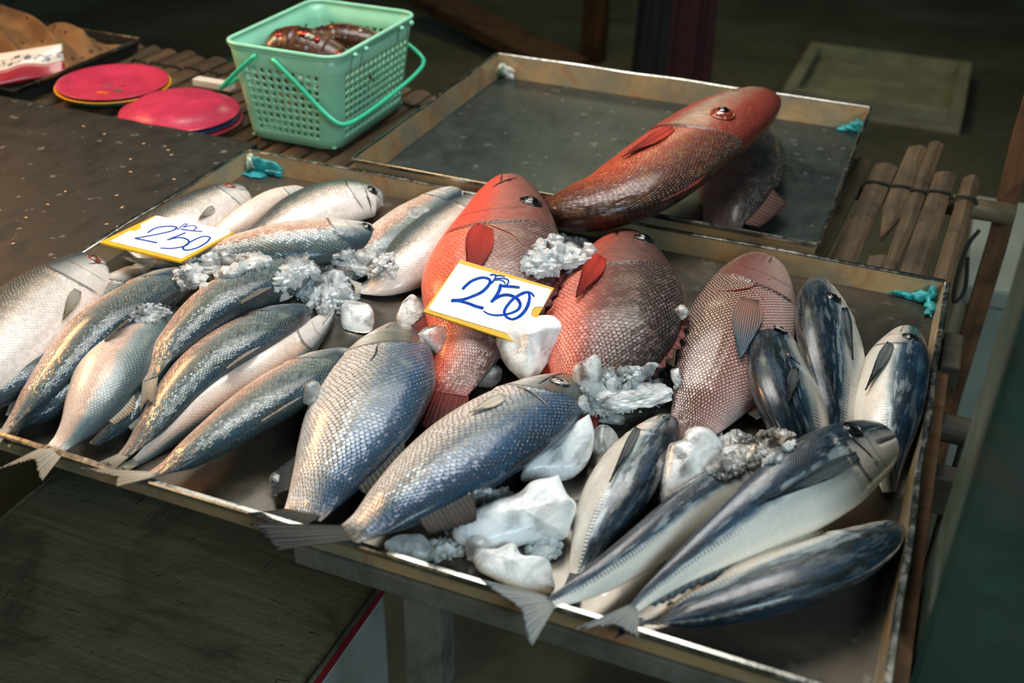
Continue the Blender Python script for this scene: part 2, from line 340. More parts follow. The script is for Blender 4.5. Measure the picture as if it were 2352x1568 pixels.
S['bass'] = skin('sea_bass_skin', [(0.0, 'eeebe6'), (0.36, 'e8e4de'), (0.48, 'd2cfca'), (0.59, 'a6abad'), (0.70, '6c8090'), (0.84, '3f5d7c'), (1.0, '2c3e4c')],
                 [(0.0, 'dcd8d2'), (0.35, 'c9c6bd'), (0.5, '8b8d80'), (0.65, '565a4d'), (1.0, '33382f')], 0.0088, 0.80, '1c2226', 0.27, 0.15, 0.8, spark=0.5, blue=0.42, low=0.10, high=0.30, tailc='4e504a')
S['snap'] = skin('red_snapper_skin', [(0.0, 'f06a4c'), (0.26, 'ee7254'), (0.42, 'd8a094'), (0.58, 'a07a72'), (0.75, '6a4643'), (1.0, '402e2d')],
                 [(0.0, 'e6553e'), (0.35, 'd65848'), (0.5, 'b26a5e'), (0.7, '8a524b'), (1.0, '553632')], 0.0092, 0.66, '45201e', 0.36, 0.05, 0.8, spark=0.45, mott='b8a09a', low=0.05, high=0.25, aspect=0.62, head_t=0.33, wet=0.15, netb='d23a26', tailc='8a2f2a', mscale=80, mamt=0.35)
S['snap2'] = skin('dark_snapper_skin', [(0.0, 'f0745a'), (0.20, 'f09480'), (0.31, 'd88270'), (0.42, '8e4e44'), (0.55, '5e3a34'), (0.72, '3a2b29'), (1.0, '1e1919')],
                  [(0.0, 'd0584a'), (0.3, 'a8503f'), (0.5, '7a4a44'), (0.7, '5c3e3b'), (1.0, '3a2a2a')], 0.0092, 0.78, '331a18', 0.38, 0.04, 0.9, spark=0.5, mott='bf9c92', low=0.03, high=0.2, aspect=0.62, head_t=0.31, wet=0.15, netb='d23a26', tailc='8a2f2a', mscale=90, mamt=0.25)
S['snap3'] = skin('brown_snapper_skin', [(0.0, 'd03a28'), (0.22, 'cc4630'), (0.42, 'cc5434'), (0.60, 'ac4a30'), (0.78, '6e3426'), (1.0, '3a221b')],
                  [(0.0, 'b03628'), (0.30, 'a4483a'), (0.5, 'a08a78'), (0.62, '9a6a58'), (0.8, '8a3a2e'), (1.0, '6a2a22')], 0.0092, 0.62, '2c1611', 0.34, 0.08, 0.9, spark=0.6, mott='b8863c', low=0.03, high=0.2, aspect=0.62, head_t=0.36, mscale=70, mamt=0.25)
S['dusky'] = skin('dusky_snapper_skin', [(0.0, '8f6259'), (0.3, '7d5a54'), (0.55, '5a4744'), (0.8, '34302e'), (1.0, '222220')],
                  [(0.0, '7a4a44'), (0.5, '5a4744'), (1.0, '222220')], 0.0100, 0.4, '2a1d1b', 0.33, 0.08, 0.7, spark=0.5, mott='6f6865', low=0.03, high=0.2)
S['bream'] = skin('pink_bream_skin', [(0.0, 'cdb8b4'), (0.20, 'bc9892'), (0.36, 'a0746c'), (0.50, '85594e'), (0.64, '704c32'), (1.0, '4a3220')],
                  [(0.0, 'b8a49c'), (0.35, 'aa8882'), (0.55, '8a6662'), (0.8, '774640'), (1.0, '6e564a')], 0.0074, 0.45, '7a3f3a', 0.3, 0.12, 0.7, dots=0.9, spark=0.5, tailc='6a5048', low=0.0, high=0.15, aspect=0.7, head_t=0.26)
S['scad'] = skin('scad_skin', [(0.0, 'e6dfd2'), (0.34, 'e0dbd0'), (0.49, 'd2d2cc'), (0.555, '8c9aa0'), (0.61, '3a505c'), (0.70, '142430'), (1.0, '0c161d')],
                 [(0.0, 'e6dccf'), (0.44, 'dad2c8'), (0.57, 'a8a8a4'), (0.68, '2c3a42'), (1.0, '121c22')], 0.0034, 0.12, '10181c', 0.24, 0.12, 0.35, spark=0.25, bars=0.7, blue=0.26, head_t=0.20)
def fin_mat(name, c1, c2, ray=0.6, rays=13):
    t = NT(name); u = t.sep(t.uv('fin')); n = t.noise(t.uv('fin'), 9, 4)
    w = t.m('ABSOLUTE', t.m('SUBTRACT', t.m('FRACT', t.m('MULTIPLY', u[0], float(rays))), 0.5)); w = t.smooth(w, 0.1, 0.4)
    c = t.mix(t.smooth(t.m('ADD', u[1], t.m('MULTIPLY', n, 0.4)), 0.3, 1.1), lin(c1), lin(c2))
    c = t.mix(t.m('MULTIPLY', t.m('SUBTRACT', 1.0, w), ray), c, tuple(x * 0.35 for x in lin(c2)[:3]) + (1,))
    pb = t.bsdf(Base_Color=c, Roughness=0.5, Specular_IOR_Level=0.3, Normal=t.bump(w, 0.8, 0.0012))
    tr = t.n('BsdfTranslucent', {'Color': c}); mx = t.n('MixShader', {0: 0.22, 1: pb.outputs[0], 2: tr.outputs[0]})
    t.t.links.new(mx.outputs[0], t.out.inputs[0]); return t.mat
FM = {'dusky': fin_mat('dusky_fin', '6e4c45', '3c2b29', 0.5), 'milk': fin_mat('milkfish_fin', 'd8d0c0', 'a89f8a', 0.28), 'dark': fin_mat('dark_fin', '4d4f4c', '2a2d2d'), 'red': fin_mat('red_fin', 'd04436', '8a2420', 0.5),
      'darkred': fin_mat('dark_red_fin', '93362f', '5a2422', 0.5), 'bream': fin_mat('blue_grey_fin', 'b98a78', '6c8494', 0.4), 'scad': fin_mat('scad_fin', '7c868a', '3a464c', 0.4),
      'pale': fin_mat('pale_fin', 'eee8dc', 'ddd6c6', 0.2), 'bass': fin_mat('sea_bass_fin', '4c504c', '2a2f32', 0.5), 'tailgrey': fin_mat('grey_tail_fin', 'b8bab4', '8f989a', 0.3)}
M['pupil'] = simple('fish_pupil', '080a0c', 0.08, var=0.0, coat=1.0)
def iris_mat(name, c): return simple(name, c, 0.2, var=0.3, scale=200, coat=1.0)
IR = {'silver': iris_mat('silver_iris', '8d8f88'), 'red': iris_mat('red_iris', '93402e'), 'dark': iris_mat('dark_iris', '1a2026'), 'pale': iris_mat('pale_iris', 'b8b4aa'), 'blue': iris_mat('blue_black_iris', '10161f')}

# ------------------------------------------------------------------ fish geometry
def fan(name, base, tips, mat, parent, rows=7, th=0.0006, ruff=0.0006, rays=22, rag=0.05, bulge=None):
    base = np.asarray(base, float); tips = np.asarray(tips, float); n = len(base)
    b = np.linspace(0, 1, rows)[None, :, None]
    rg = 1 - rag * RNG.random((n, 1, 1)); ln = (tips - base)[:, None, :]
    G = base[:, None, :] + ln * b * (1 + (rg - 1) * b)
    if bulge is not None: G = G + np.asarray(bulge)[None, None, :] * (np.sin(b * PI * 0.8))
    du = np.gradient(G, axis=0); dv = np.gradient(G, axis=1); N = np.cross(du, dv); N /= np.linalg.norm(N, axis=2)[..., None] + 1e-9
    u = np.linspace(0, 1, n)[:, None, None]
    G = G + N * (ruff * np.sin(u * rays * 2 * PI) * (0.3 + b))
    tt = th * (1.2 - 0.8 * b)
    A = (G + N * tt).reshape(-1, 3); B = (G - N * tt).reshape(-1, 3); k = n * rows
    F = grid_faces(n, rows); F = F + [tuple(i + k for i in f[::-1]) for f in F]
    ring = [i * rows for i in range(n)] + [(n - 1) * rows + j for j in range(1, rows)] + [i * rows + rows - 1 for i in range(n - 2, -1, -1)] + [j for j in range(rows - 2, 0, -1)]
    for i in range(len(ring)): p, q = ring[i], ring[(i + 1) % len(ring)]; F.append((q, p, p + k, q + k))
    UV = np.stack(np.meshgrid(np.linspace(0, 1, n), np.linspace(0, 1, rows), indexing='ij'), -1).reshape(-1, 2)
    return mk(name, np.r_[A, B], F, mat, parent, uv={'fin': np.r_[UV, UV]})
def sm(x, a, b): x = np.clip((x - a) / (b - a), 0, 1); return x * x * (3 - 2 * x)
FISH = {}
class Fish: pass
def fish(key, name, label, group, mat, nodes, sgn, eps, r=0.58, z0=0.0, z1=0.0, nt=130, nk=72, op=0.0024, op_t=0.222, cat='fish', mouth=0.38, zmid=None):
    q = spline(np.array(nodes, float), nt); px, py, hw = q[:, 0], q[:, 1], np.maximum(q[:, 2], 2)
    t = np.linspace(0, 1, nt); base = z0 + (z1 - z0) * t
    if zmid is not None: base = base + 4 * t * (1 - t) * zmid
    e = np.radians(np.full(nt, float(eps)) if np.ndim(eps) == 0 else np.interp(t, np.linspace(0, 1, len(eps)), eps))
    ext = np.full(nt, 0.03)
    Z = np.array([0, 0, 1.0])
    for it in range(6):
        P = np.array([at(a, b, z) for a, b, z in zip(px, py, base + ext)])
        T = np.gradient(P, axis=0); T /= np.linalg.norm(T, axis=1)[:, None]
        k = 9; Tp = np.pad(T, ((k, k), (0, 0)), 'edge'); T = np.array([Tp[i:i + 2 * k + 1].mean(0) for i in range(nt)]); T /= np.linalg.norm(T, axis=1)[:, None]
        Lt = np.cross(Z, T); Lt /= np.linalg.norm(Lt, axis=1)[:, None]; Lt *= sgn
        U = np.cross(T, Lt); U *= np.sign(U[:, 2])[:, None]
        D = np.cos(e)[:, None] * Lt + np.sin(e)[:, None] * U
        Sd = np.cross(T, D)
        p0 = proj(P); s = 0.01
        iT = proj(P + T * s) - p0; iT /= np.linalg.norm(iT, axis=1)[:, None] + 1e-9; nn = np.stack([-iT[:, 1], iT[:, 0]], 1)
        eD = ((proj(P + D * s) - p0) / s * nn).sum(1); eS = ((proj(P + Sd * s) - p0) / s * nn).sum(1)
        h = hw / np.sqrt(eD**2 + (r * eS)**2)
        ne = h * np.sqrt(D[:, 2]**2 + (r * Sd[:, 2])**2)
        ne = np.convolve(np.pad(ne, 7, 'edge'), np.ones(15) / 15, 'valid')
        ext = 0.5 * ext + 0.5 * ne if it < 5 else ext
    ph = np.linspace(0, 2 * PI, nk, endpoint=False) + PI          # seam on the belly
    ph = np.append(ph, ph[0] + 2 * PI) - 2 * PI                   # -pi .. pi
    nk1 = nk + 1
    cs, sn = np.cos(ph), np.sin(ph)
    wr = r * (1 - 0.10 * cs**2)
    rnd = np.minimum(1, np.sqrt(np.maximum(t, 1e-4) / 0.02)); hh = h * np.where(t < 0.02, 0.25 + 0.75 * rnd, 1.0)
    thn = (1 - 0.82 * sm(t, 0.80, 1.0))
    off = D[:, None, :] * (hh[:, None] * cs[None])[..., None] + Sd[:, None, :] * ((hh * thn)[:, None] * (wr * sn)[None])[..., None]
    V = P[:, None, :] + off
    Nn = off / (np.linalg.norm(off, axis=2)[..., None] + 1e-9)
    tt = t[:, None]; vv = (1 + cs)[None] / 2; side = np.abs(sn)[None] ** 0.7
    te = op_t - 0.22 * (vv - 0.45) ** 2
    d = np.where(tt < te, op * np.exp(-(te - tt) / 0.05), 0.0) * side * sm(vv, 0.03, 0.2) * sm(1 - vv, 0.08, 0.25)
    te2 = te - 0.075
    d = d + np.where((tt < te2), op * 0.4 * np.exp(-(te2 - tt) / 0.03), 0.0) * side * sm(vv, 0.1, 0.3) * sm(1 - vv, 0.3, 0.5)
    d = d - 0.0022 * np.exp(-((vv - (mouth + 0.8 * tt)) / 0.035) ** 2) * sm(0.11 - tt, 0.0, 0.02)
    d = d + vnoise(V.reshape(-1, 3), 60, len(FISH)).reshape(nt, nk1) * 0.0007 * sm(tt, 0.0, 0.1)
    d = d - 0.0006 * np.exp(-((vv - (0.60 - 0.06 * tt)) / 0.012) ** 2) * sm(tt, 0.24, 0.3)     # lateral line
    V = V + Nn * d[..., None]
    seg = np.linalg.norm(np.gradient(P, axis=0), axis=1); sl = np.cumsum(seg)
    hm = h.max()
    uvF = np.stack([np.broadcast_to(tt, (nt, nk1)), np.broadcast_to(vv, (nt, nk1))], -1).reshape(-1, 2)
    uvS = np.stack([np.broadcast_to(sl[:, None], (nt, nk1)), np.broadcast_to(ph[None] * hm * (0.5 + 0.5 * r), (nt, nk1))], -1).reshape(-1, 2)
    Vf = V.reshape(-1, 3); F = grid_faces(nt, nk1)
    c0, c1 = len(Vf), len(Vf) + 1
    Vf = np.r_[Vf, [P[0] - T[0] * h[0] * 0.35], [P[-1] + T[-1] * h[-1] * 0.05]]
    uvF = np.r_[uvF, [[0, 0.5]], [[1, 0.5]]]; uvS = np.r_[uvS, [[0, 0]], [[sl[-1], 0]]]
    for j in range(nk): F.append((c0, j + 1, j)); F.append((c1, (nt - 1) * nk1 + j, (nt - 1) * nk1 + j + 1))
    b0 = P[nt // 2].copy(); b0[2] = TZ + base[nt // 2]
    root = empty(name, b0, label, cat, group)
    body = mk('body', Vf, F, mat, root, uv={'fish': uvF, 'scale': uvS})
    f = Fish(); f.root = root; f.P, f.T, f.D, f.S, f.h, f.r, f.nt = P, T, D, Sd, h, r, nt; f.len = sl[-1]
    f.tri = BVHTree.FromPolygons([tuple(v) for v in Vf], [tuple(map(int, x)) for x in F])
    f.vis = np.sign(((CAM - P[nt // 3]) @ Sd[nt // 3]))           # side of the body turned to the camera
    FISH[key] = f; return f
def hit(f, px, py):
    d = ray(px, py); d /= np.linalg.norm(d); h = f.tri.ray_cast(Vector(CAM), Vector(d))
    if h[0] is None:
        best = f.tri.find_nearest(Vector(CAM + d * 1.4))
        for k in range(12):
            p = np.array(best[0]); s = (p - CAM) @ d; best = f.tri.find_nearest(Vector(CAM + d * s))
        return np.array(best[0]), np.array(best[1])
    n = np.array(h[1]); n = n if n @ d < 0 else -n
    return np.array(h[0]), n
def eye(f, px, py, rad, iris='silver', pup=0.55, flat=0.45, look=None):
    P, N = hit(f, px, py)
    a = np.cross(N, [0, 0, 1.0]); a /= np.linalg.norm(a) + 1e-9; b = np.cross(N, a)
    def disc(rr, hgt, lift, k=24, m=7):
        V = []
        for i in range(m):
            th = (i / (m - 1)) * PI / 2
            for j in range(k): V.append(P + N * (lift + hgt * math.cos(th)) + (a * math.cos(2 * PI * j / k) + b * math.sin(2 * PI * j / k)) * rr * math.sin(th))
        return V, grid_faces(m, k, closed_m=True)
    V, F = disc(rad, rad * flat, -0.0008); e = mk('eye', V, F, IR[iris], f.root)
    V, F = disc(rad * pup, rad * flat * 0.55, rad * flat * 0.62 - 0.0008); mk('pupil', V, F, M['pupil'], e)
    # ring of skin around the eye
    mb = MB(); ring = [P + (a * math.cos(x) + b * math.sin(x)) * rad * 1.05 + N * 0.0004 for x in np.linspace(0, 2 * PI, 25)]
    mb.tube(ring, rad * 0.13, 6, cap=False); mb.build('eye_rim', IR['red'] if iris in ('red',) else IR['dark'], e, smooth=True)
def pectoral(f, b, tip, wpx, mat, lift=0.004, name='pectoral_fin', n=26, rows=9, taper=0.25, curve=0.0, rays=14):
    b = np.array(b, float); tip = np.array(tip, float); ax = tip - b; L = np.linalg.norm(ax); ax /= L; pn = np.array([-ax[1], ax[0]])
    G = []
    for i in range(n):
        u = i / (n - 1) * 2 - 1
        row = []
        for j in range(rows):
            v = j / (rows - 1)
            wd = wpx * (0.45 + 0.55 * math.sin(min(1, v * 1.7) * PI / 2)) * (1 - (1 - taper) * v ** 1.6)
            ln = L * (1 - 0.30 * (abs(u - 0.4 * 0) ** 1.6))
            p = b + ax * (ln * v) + pn * (u * wd + curve * L * v * v)
            P, N = hit(f, *p); row.append(P + N * (0.0012 + lift * v))
        G.append(row)
    G = np.array(G)
    for _ in range(2): G[1:-1] = (G[:-2] + 2 * G[1:-1] + G[2:]) / 4; G[:, 1:-1] = (G[:, :-2] + 2 * G[:, 1:-1] + G[:, 2:]) / 4
    du = np.gradient(G, axis=0); dv = np.gradient(G, axis=1); N = np.cross(du, dv); N /= np.linalg.norm(N, axis=2)[..., None] + 1e-9
    u = np.linspace(0, 1, n)[:, None, None]; v = np.linspace(0, 1, rows)[None, :, None]
    G = G + N * 0.0005 * np.sin(u * rays * 2 * PI); tt = 0.0006
    A = (G + N * tt).reshape(-1, 3); B = (G - N * tt).reshape(-1, 3); k = n * rows
    F = grid_faces(n, rows); F = F + [tuple(i + k for i in x[::-1]) for x in F]
    rg = [i * rows for i in range(n)] + [(n - 1) * rows + j for j in range(1, rows)] + [i * rows + rows - 1 for i in range(n - 2, -1, -1)] + [j for j in range(rows - 2, 0, -1)]
    for i in range(len(rg)): p, q = rg[i], rg[(i + 1) % len(rg)]; F.append((q, p, p + k, q + k))
    UV = np.stack(np.meshgrid(np.linspace(0, 1, n), np.linspace(0, 1, rows), indexing='ij'), -1).reshape(-1, 2)
    return mk(name, np.r_[A, B], F, mat, f.root, uv={'fin': np.r_[UV, UV]})
def midfin(f, t0, t1, hgt, mat, dorsal=True, lean=0.6, name=None, n=40, spiny=0.0, fold=0.0, front=0.35):
    i0, i1 = t0 * (f.nt - 1), t1 * (f.nt - 1); s = 1 if dorsal else -1; B = []; Tp = []
    for k in range(n):
        u = k / (n - 1); x = i0 + (i1 - i0) * u; i = int(x); fr = x - i; j = min(i + 1, f.nt - 1)
        g = lambda A: A[i] * (1 - fr) + A[j] * fr
        P, T, D, Sd, h = g(f.P), g(f.T), g(f.D), g(f.S), f.h[i]
        d = D * s
        prof = min(1, u / front + 0.12) * (1 - 0.45 * u) * (min(1, (1 - u) / 0.08 + 0.15))
        if spiny: prof *= 1 - spiny * (0.5 + 0.5 * math.cos(u * n * 1.0 * PI * 0.5))
        dirv = d + T * lean + Sd * fold * f.vis; dirv /= np.linalg.norm(dirv)
        b = P + d * h * 0.965; B.append(b); Tp.append(b + dirv * hgt * prof)
    return fan(name or ('dorsal_fin' if dorsal else 'anal_fin'), B, Tp, mat, f.root, rows=6, rays=16, rag=0.06)
def tail(f, tip1, tip2, mat, fork=0.55, z=None, n=44, droop=0.0, z2=None):
    P, T, D, h = f.P[-1], f.T[-1], f.D[-1], f.h[-1]
    zz = (P[2] - TZ) if z is None else z
    A1 = at(tip1[0], tip1[1], zz); A2 = at(tip2[0], tip2[1], zz if z2 is None else z2)
    if proj(P + D * 0.02) @ (np.array(tip1) - np.array(tip2)) < proj(P) @ (np.array(tip1) - np.array(tip2)): A1, A2 = A2, A1
    mid = P + ((A1 + A2) / 2 - P) * fork; B = []; Tp = []
    for k in range(n):
        a = 1 - 2 * k / (n - 1)
        B.append(P - T * h * 0.5 + D * h * 0.9 * a)
        w = abs(a) ** 1.35; e = mid * (1 - w) + (A1 if a > 0 else A2) * w; e = e + np.array([0, 0, -droop * w]); Tp.append(e)
    fan('tail_fin', B, Tp, mat, f.root, rows=10, rays=18, rag=0.09, ruff=0.0007)
def gill_slit(f, pts, mat=None, w=0.0014):
    P = []
    for p in pts: q, n = hit(f, *p); P.append(q + n * 0.0006)
    MB().tube(spl3(P, 14), [w * math.sin(PI * (0.08 + 0.84 * i / 13)) for i in range(14)], 6).build('gill_edge', mat or IR['dark'], f.root, smooth=True)
# ------------------------------------------------------------------ the place: floor and bench
fl = MB().box(-9, 6, -4, 14, -0.1, 0.0).build('floor', M['floor']); tag(fl, 'dark stained concrete market floor', kind='structure')
T0 = TZ
bench = empty('slat_bench', (-0.9, 1.35, 0), 'weathered bamboo slat bench that carries the metal fish trays', 'bench')
def slat(x, y0, y1, w, zt=-0.008, skew=0.05, taper0=1.0, arch=0.006, lift=0.0, rx=0.0):
    k = 6; ys = [y0, y0 + (y1 - y0) * 0.3, y0 + (y1 - y0) * 0.7, y1]; V = []; F = []
    for i, yy in enumerate(ys):
        ww = w * (taper0 if i == 0 else 1.0); xc = x + skew * (yy - 2.03)
        for j in range(k):
            a = j / (k - 1) * 2 - 1; V.append((xc + a * ww / 2, yy, T0 + zt - arch * a * a + lift * i / 3 + RNG.normal() * 0.0006))
        V.append((xc + ww / 2, yy, T0 + zt - 0.012 + lift * i / 3)); V.append((xc - ww / 2, yy, T0 + zt - 0.012 + lift * i / 3))
    n = k + 2; F = grid_faces(len(ys), n, closed_m=True) + [tuple(range(n)), tuple((len(ys) - 1) * n + j for j in range(n))[::-1]]
    o = mk('slat', V, F, M['bamboo'], bench, smooth=False)
    if zt > -0.02 and y1 > 1.99 and (x > -0.10 or -1.66 < x < -0.93):                                   # cord lashing over the slat
        yl = 1.935 + RNG.normal() * 0.004; xc = x + skew * (yl - 2.03)
        P = [(xc + math.cos(b) * (w / 2 + 0.004), yl + 0.003 * math.sin(3 * b), T0 + zt - 0.010 + math.sin(b) * 0.0135) for b in np.linspace(0, PI, 12)]
        MB().tube(P, 0.0028, 6).build('lashing', M['cord'], bench, smooth=True)
xs = np.arange(-2.30, -0.86, 0.046)
for x in xs: slat(x + RNG.normal() * 0.002, 0.80, 2.035 + RNG.normal() * 0.012, 0.037 + RNG.normal() * 0.002)
for x in (-0.196, -0.150, -0.108): slat(x, 0.80, 2.03 + RNG.normal() * 0.01, 0.036)
slat(-0.064, 0.80, 2.035, 0.040); slat(0.040, 0.80, 2.04, 0.037); slat(0.085, 0.80, 2.045, 0.030, arch=0.009)
slat(-0.022, 1.72, 2.15, 0.038, taper0=0.15, lift=0.0); slat(0.006, 1.60, 2.19, 0.026, taper0=0.7, lift=0.0); slat(-0.012, 0.80, 1.66, 0.036, zt=-0.014)
MB().tube([(x, 1.955 + 0.004 * math.sin(x * 7), T0 - 0.036) for x in np.linspace(-2.4, 0.165, 24)], 0.019, 10).build('crossbar', M['bambooX'], bench, smooth=True)
MB().tube([(x, 1.25, T0 - 0.036) for x in np.linspace(-2.4, 0.30, 24)], 0.018, 10).build('crossbar', M['darkwood'], bench, smooth=True)
MB().box(0.055, 0.30, 1.155, 1.185, T0 - 0.10, T0 - 0.045, 0.003).build('beam', M['darkwood'], bench)
MB().box(0.069, 0.088, 0.74, 1.42, T0 - 0.045, T0 - 0.005, 0.003).build('side_rail', M['wood'], bench)
MB().box(0.075, 0.100, 1.33, 1.42, T0 - 0.03, T0 + 0.006, 0.003).build('bracket', M['darkwood'], bench)
MB().box(-0.515, 0.09, 0.712, 0.718, T0 - 0.026, T0 - 0.004).box(-0.515, 0.09, 0.718, 0.745, T0 - 0.009, T0 - 0.005).build('front_rail', M['galv'], bench)
for x0, y0 in ((-0.396, 0.720), (-0.396, 1.93), (-2.25, 0.76), (-2.25, 1.93)):
    MB().box(x0, x0 + 0.042, y0, y0 + 0.034, 0.0, T0 - 0.012, 0.002).build('leg', M['galv'], bench)
timber_late = ('timber_post', 'rusty brown upright post at the right end of the bench', (0.150, 2.00, 0.0), (0.150, 2.00, T0 + 0.25), 0.034, 0.034)
MB().box(0.118, 0.150, 1.25, 1.285, 0.0, T0 - 0.05, 0.002).build('leg', M['darkwood'], bench)
P = spl3([(0.112, 1.90, T0 - 0.05), (0.100, 1.88, T0 - 0.07), (0.094, 1.85, T0 - 0.12), (0.100, 1.85, T0 - 0.17), (0.112, 1.86, T0 - 0.15), (0.104, 1.87, T0 - 0.09)], 24)
MB().tube(P, 0.0035, 6).build('loose_cord', M['cord'], bench, smooth=True)

# ------------------------------------------------------------------ metal trays
def tray(name, label, x0, x1, y0, y1, depth, mats, lipw=0.008, slope=0.006, z0=0.0, wob=0.0012, group=None):
    r = empty(name, ((x0 + x1) / 2, (y0 + y1) / 2, T0 + z0 - 0.002), label, 'tray', group)
    b = slope; zf = T0 + z0
    V = []; n = 24
    X = np.linspace(x0 + b, x1 - b, n); Y = np.linspace(y0 + b, y1 - b, n)
    G = np.array([[(x, y, zf - 0.0006 + 0.0005 * math.sin(x * 19 + y * 7) * math.sin(y * 23)) for y in Y] for x in X]); G[[0, -1], :, 2] = zf - 0.001; G[:, [0, -1], 2] = zf - 0.001
    Vb = np.r_[G.reshape(-1, 3), G.reshape(-1, 3) - [0, 0, 0.0014]]; F = grid_faces(n, n); F = [f[::-1] for f in F]; F = F + [tuple(i + n * n for i in f[::-1]) for f in F]
    mk('tray_floor', Vb, F, mats[0], r)
    cn = [(x0, y0), (x1, y0), (x1, y1), (x0, y1)]; ci = [(x0 + b, y0 + b), (x1 - b, y0 + b), (x1 - b, y1 - b), (x0 + b, y1 - b)]
    th = 0.0012
    for i in range(4):
        a, c, d, e = cn[i], cn[(i + 1) % 4], ci[i], ci[(i + 1) % 4]; m = 26; V = []
        nx, ny = (c[1] - a[1]), -(c[0] - a[0]); l = math.hypot(nx, ny); nx, ny = nx / l, ny / l
        for k in range(m):
            u = k / (m - 1); w = wob * math.sin(u * 21 + i * 2) * math.sin(PI * u)
            top = np.array([a[0] + (c[0] - a[0]) * u + nx * w, a[1] + (c[1] - a[1]) * u + ny * w, zf + depth + w * 0.5]); bot = np.array([d[0] + (e[0] - d[0]) * u, d[1] + (e[1] - d[1]) * u, zf - 0.0015])
            o = np.array([nx, ny, 0]) * th; V += [bot, top, top + o, bot + o]
        mk('wall', V, grid_faces(m, 4, closed_m=True) + [(0, 1, 2, 3), tuple((m - 1) * 4 + j for j in (3, 2, 1, 0))], mats[1], r, smooth=False)
        P = [(a[0] + (c[0] - a[0]) * u + nx * (lipw / 2 + wob * math.sin(u * 21 + i * 2) * math.sin(PI * u)), a[1] + (c[1] - a[1]) * u + ny * (lipw / 2 + wob * math.sin(u * 21 + i * 2) * math.sin(PI * u)), zf + depth + wob * 0.5 * math.sin(u * 21 + i * 2) * math.sin(PI * u)) for u in np.linspace(0, 1, m)]
        V = []
        for p in P:
            p = np.array(p); s = np.array([nx, ny, 0]) * lipw / 2
            for uu, zz in ((-1, 0), (-1, 0.0015), (-0.6, 0.0028), (0.6, 0.0028), (1, 0.0010), (1, -0.0035), (0.75, -0.0035), (0.7, 0)): V.append(p + s * uu + np.array([0, 0, zz]))
        mk('rim', V, grid_faces(m, 8, closed_m=True) + [tuple(range(8)), tuple((m - 1) * 8 + j for j in range(8))[::-1]], mats[2], r, smooth=False)
    return r
t1 = tray('metal_tray', 'large shallow metal tray in front, filled with fish and ice', -1.098, 0.063, 0.712, 1.5145, 0.030, (M['tray'], M['tray_wall'], M['lip']), group='metal fish trays')
t2 = tray('metal_tray', 'grey metal tray behind, holding only two snappers', -0.897, -0.122, 1.533, 2.165, 0.045, (M['tray2'], M['tray_wall'], M['lip']), lipw=0.006, group='metal fish trays')
t3 = tray('metal_tray', 'dark metal tray at the far left holding a cloth and a packet', -2.30, -1.690, 1.592, 1.975, 0.026, (M['sheet'], M['sheet'], M['lip']), lipw=0.004, group='metal fish trays')
def blob_patch(root, name, cx, cy, cz, ex, ey, ez, mat, seed):
    g = np.random.default_rng(seed); bm = bmesh.new(); bmesh.ops.create_icosphere(bm, subdivisions=3, radius=1)
    V = np.array([v.co[:] for v in bm.verts]); F = [[v.index for v in f.verts] for f in bm.faces]; bm.free()
    k = 1 + 0.40 * vnoise(V, 4, seed) + 0.30 * vnoise(V, 9, seed + 1) + 0.12 * vnoise(V, 25, seed + 2); V = V * k[:, None] * np.array([ex, ey, ez]) + np.array([cx, cy, T0 + cz]); mk(name, V, F, mat, root)
blob_patch(t1, 'sealant', -1.040, 1.503, 0.006, 0.016, 0.006, 0.006, M['paint_teal'], 40); blob_patch(t1, 'sealant', -1.078, 1.503, 0.020, 0.012, 0.005, 0.010, M['paint_teal'], 41); blob_patch(t1, 'sealant', -1.086, 1.500, 0.014, 0.008, 0.012, 0.014, M['paint_green'], 1); blob_patch(t1, 'sealant', -1.058, 1.505, 0.014, 0.026, 0.004, 0.013, M['paint_teal'], 2); blob_patch(t1, 'sealant', -1.072, 1.494, 0.001, 0.026, 0.016, 0.003, M['paint_teal'], 3)
for i, (x, y, z, a, b, c) in enumerate([(0.051, 1.500, 0.014, 0.007, 0.008, 0.012), (0.050, 1.490, 0.006, 0.009, 0.014, 0.007), (0.038, 1.503, 0.007, 0.014, 0.006, 0.008), (0.020, 1.506, 0.004, 0.012, 0.004, 0.004), (0.004, 1.507, 0.004, 0.010, 0.003, 0.0035), (0.051, 1.472, 0.002, 0.006, 0.012, 0.003)]): blob_patch(t1, 'sealant', x, y, z, a, b, c, M['paint_teal'], 30 + i)
blob_patch(t2, 'sealant', -0.136, 2.152, 0.010, 0.012, 0.008, 0.012, M['paint_teal'], 7); blob_patch(t2, 'sealant', -0.150, 2.150, 0.004, 0.022, 0.010, 0.006, M['paint_teal'], 8)
blob_patch(t2, 'sealant', -0.884, 2.150, 0.016, 0.010, 0.012, 0.014, M['paint_green'], 9); blob_patch(t2, 'sealant', -0.866, 2.153, 0.012, 0.014, 0.006, 0.012, M['foam'], 10)

# dark metal sheet to the left of the front tray
sh = empty('metal_sheet', (-1.7, 1.1, T0), 'dark grey metal sheet lying left of the front tray, with fish scales stuck on it', 'metal sheet')
MB().box(-2.30, -1.116, 0.66, 1.570, T0 + 0.018, T0 + 0.022, 0.0015).build('top', M['sheet'], sh)
MB().box(-2.30, -1.116, 1.566, 1.570, T0 - 0.003, T0 + 0.020).build('folded_edge', M['sheet'], sh); MB().box(-1.120, -1.116, 0.66, 1.566, T0 - 0.003, T0 + 0.020).build('folded_edge', M['sheet'], sh); MB().box(-2.30, -1.12, 0.66, 0.664, T0 - 0.003, T0 + 0.020).build('folded_edge', M['sheet'], sh)

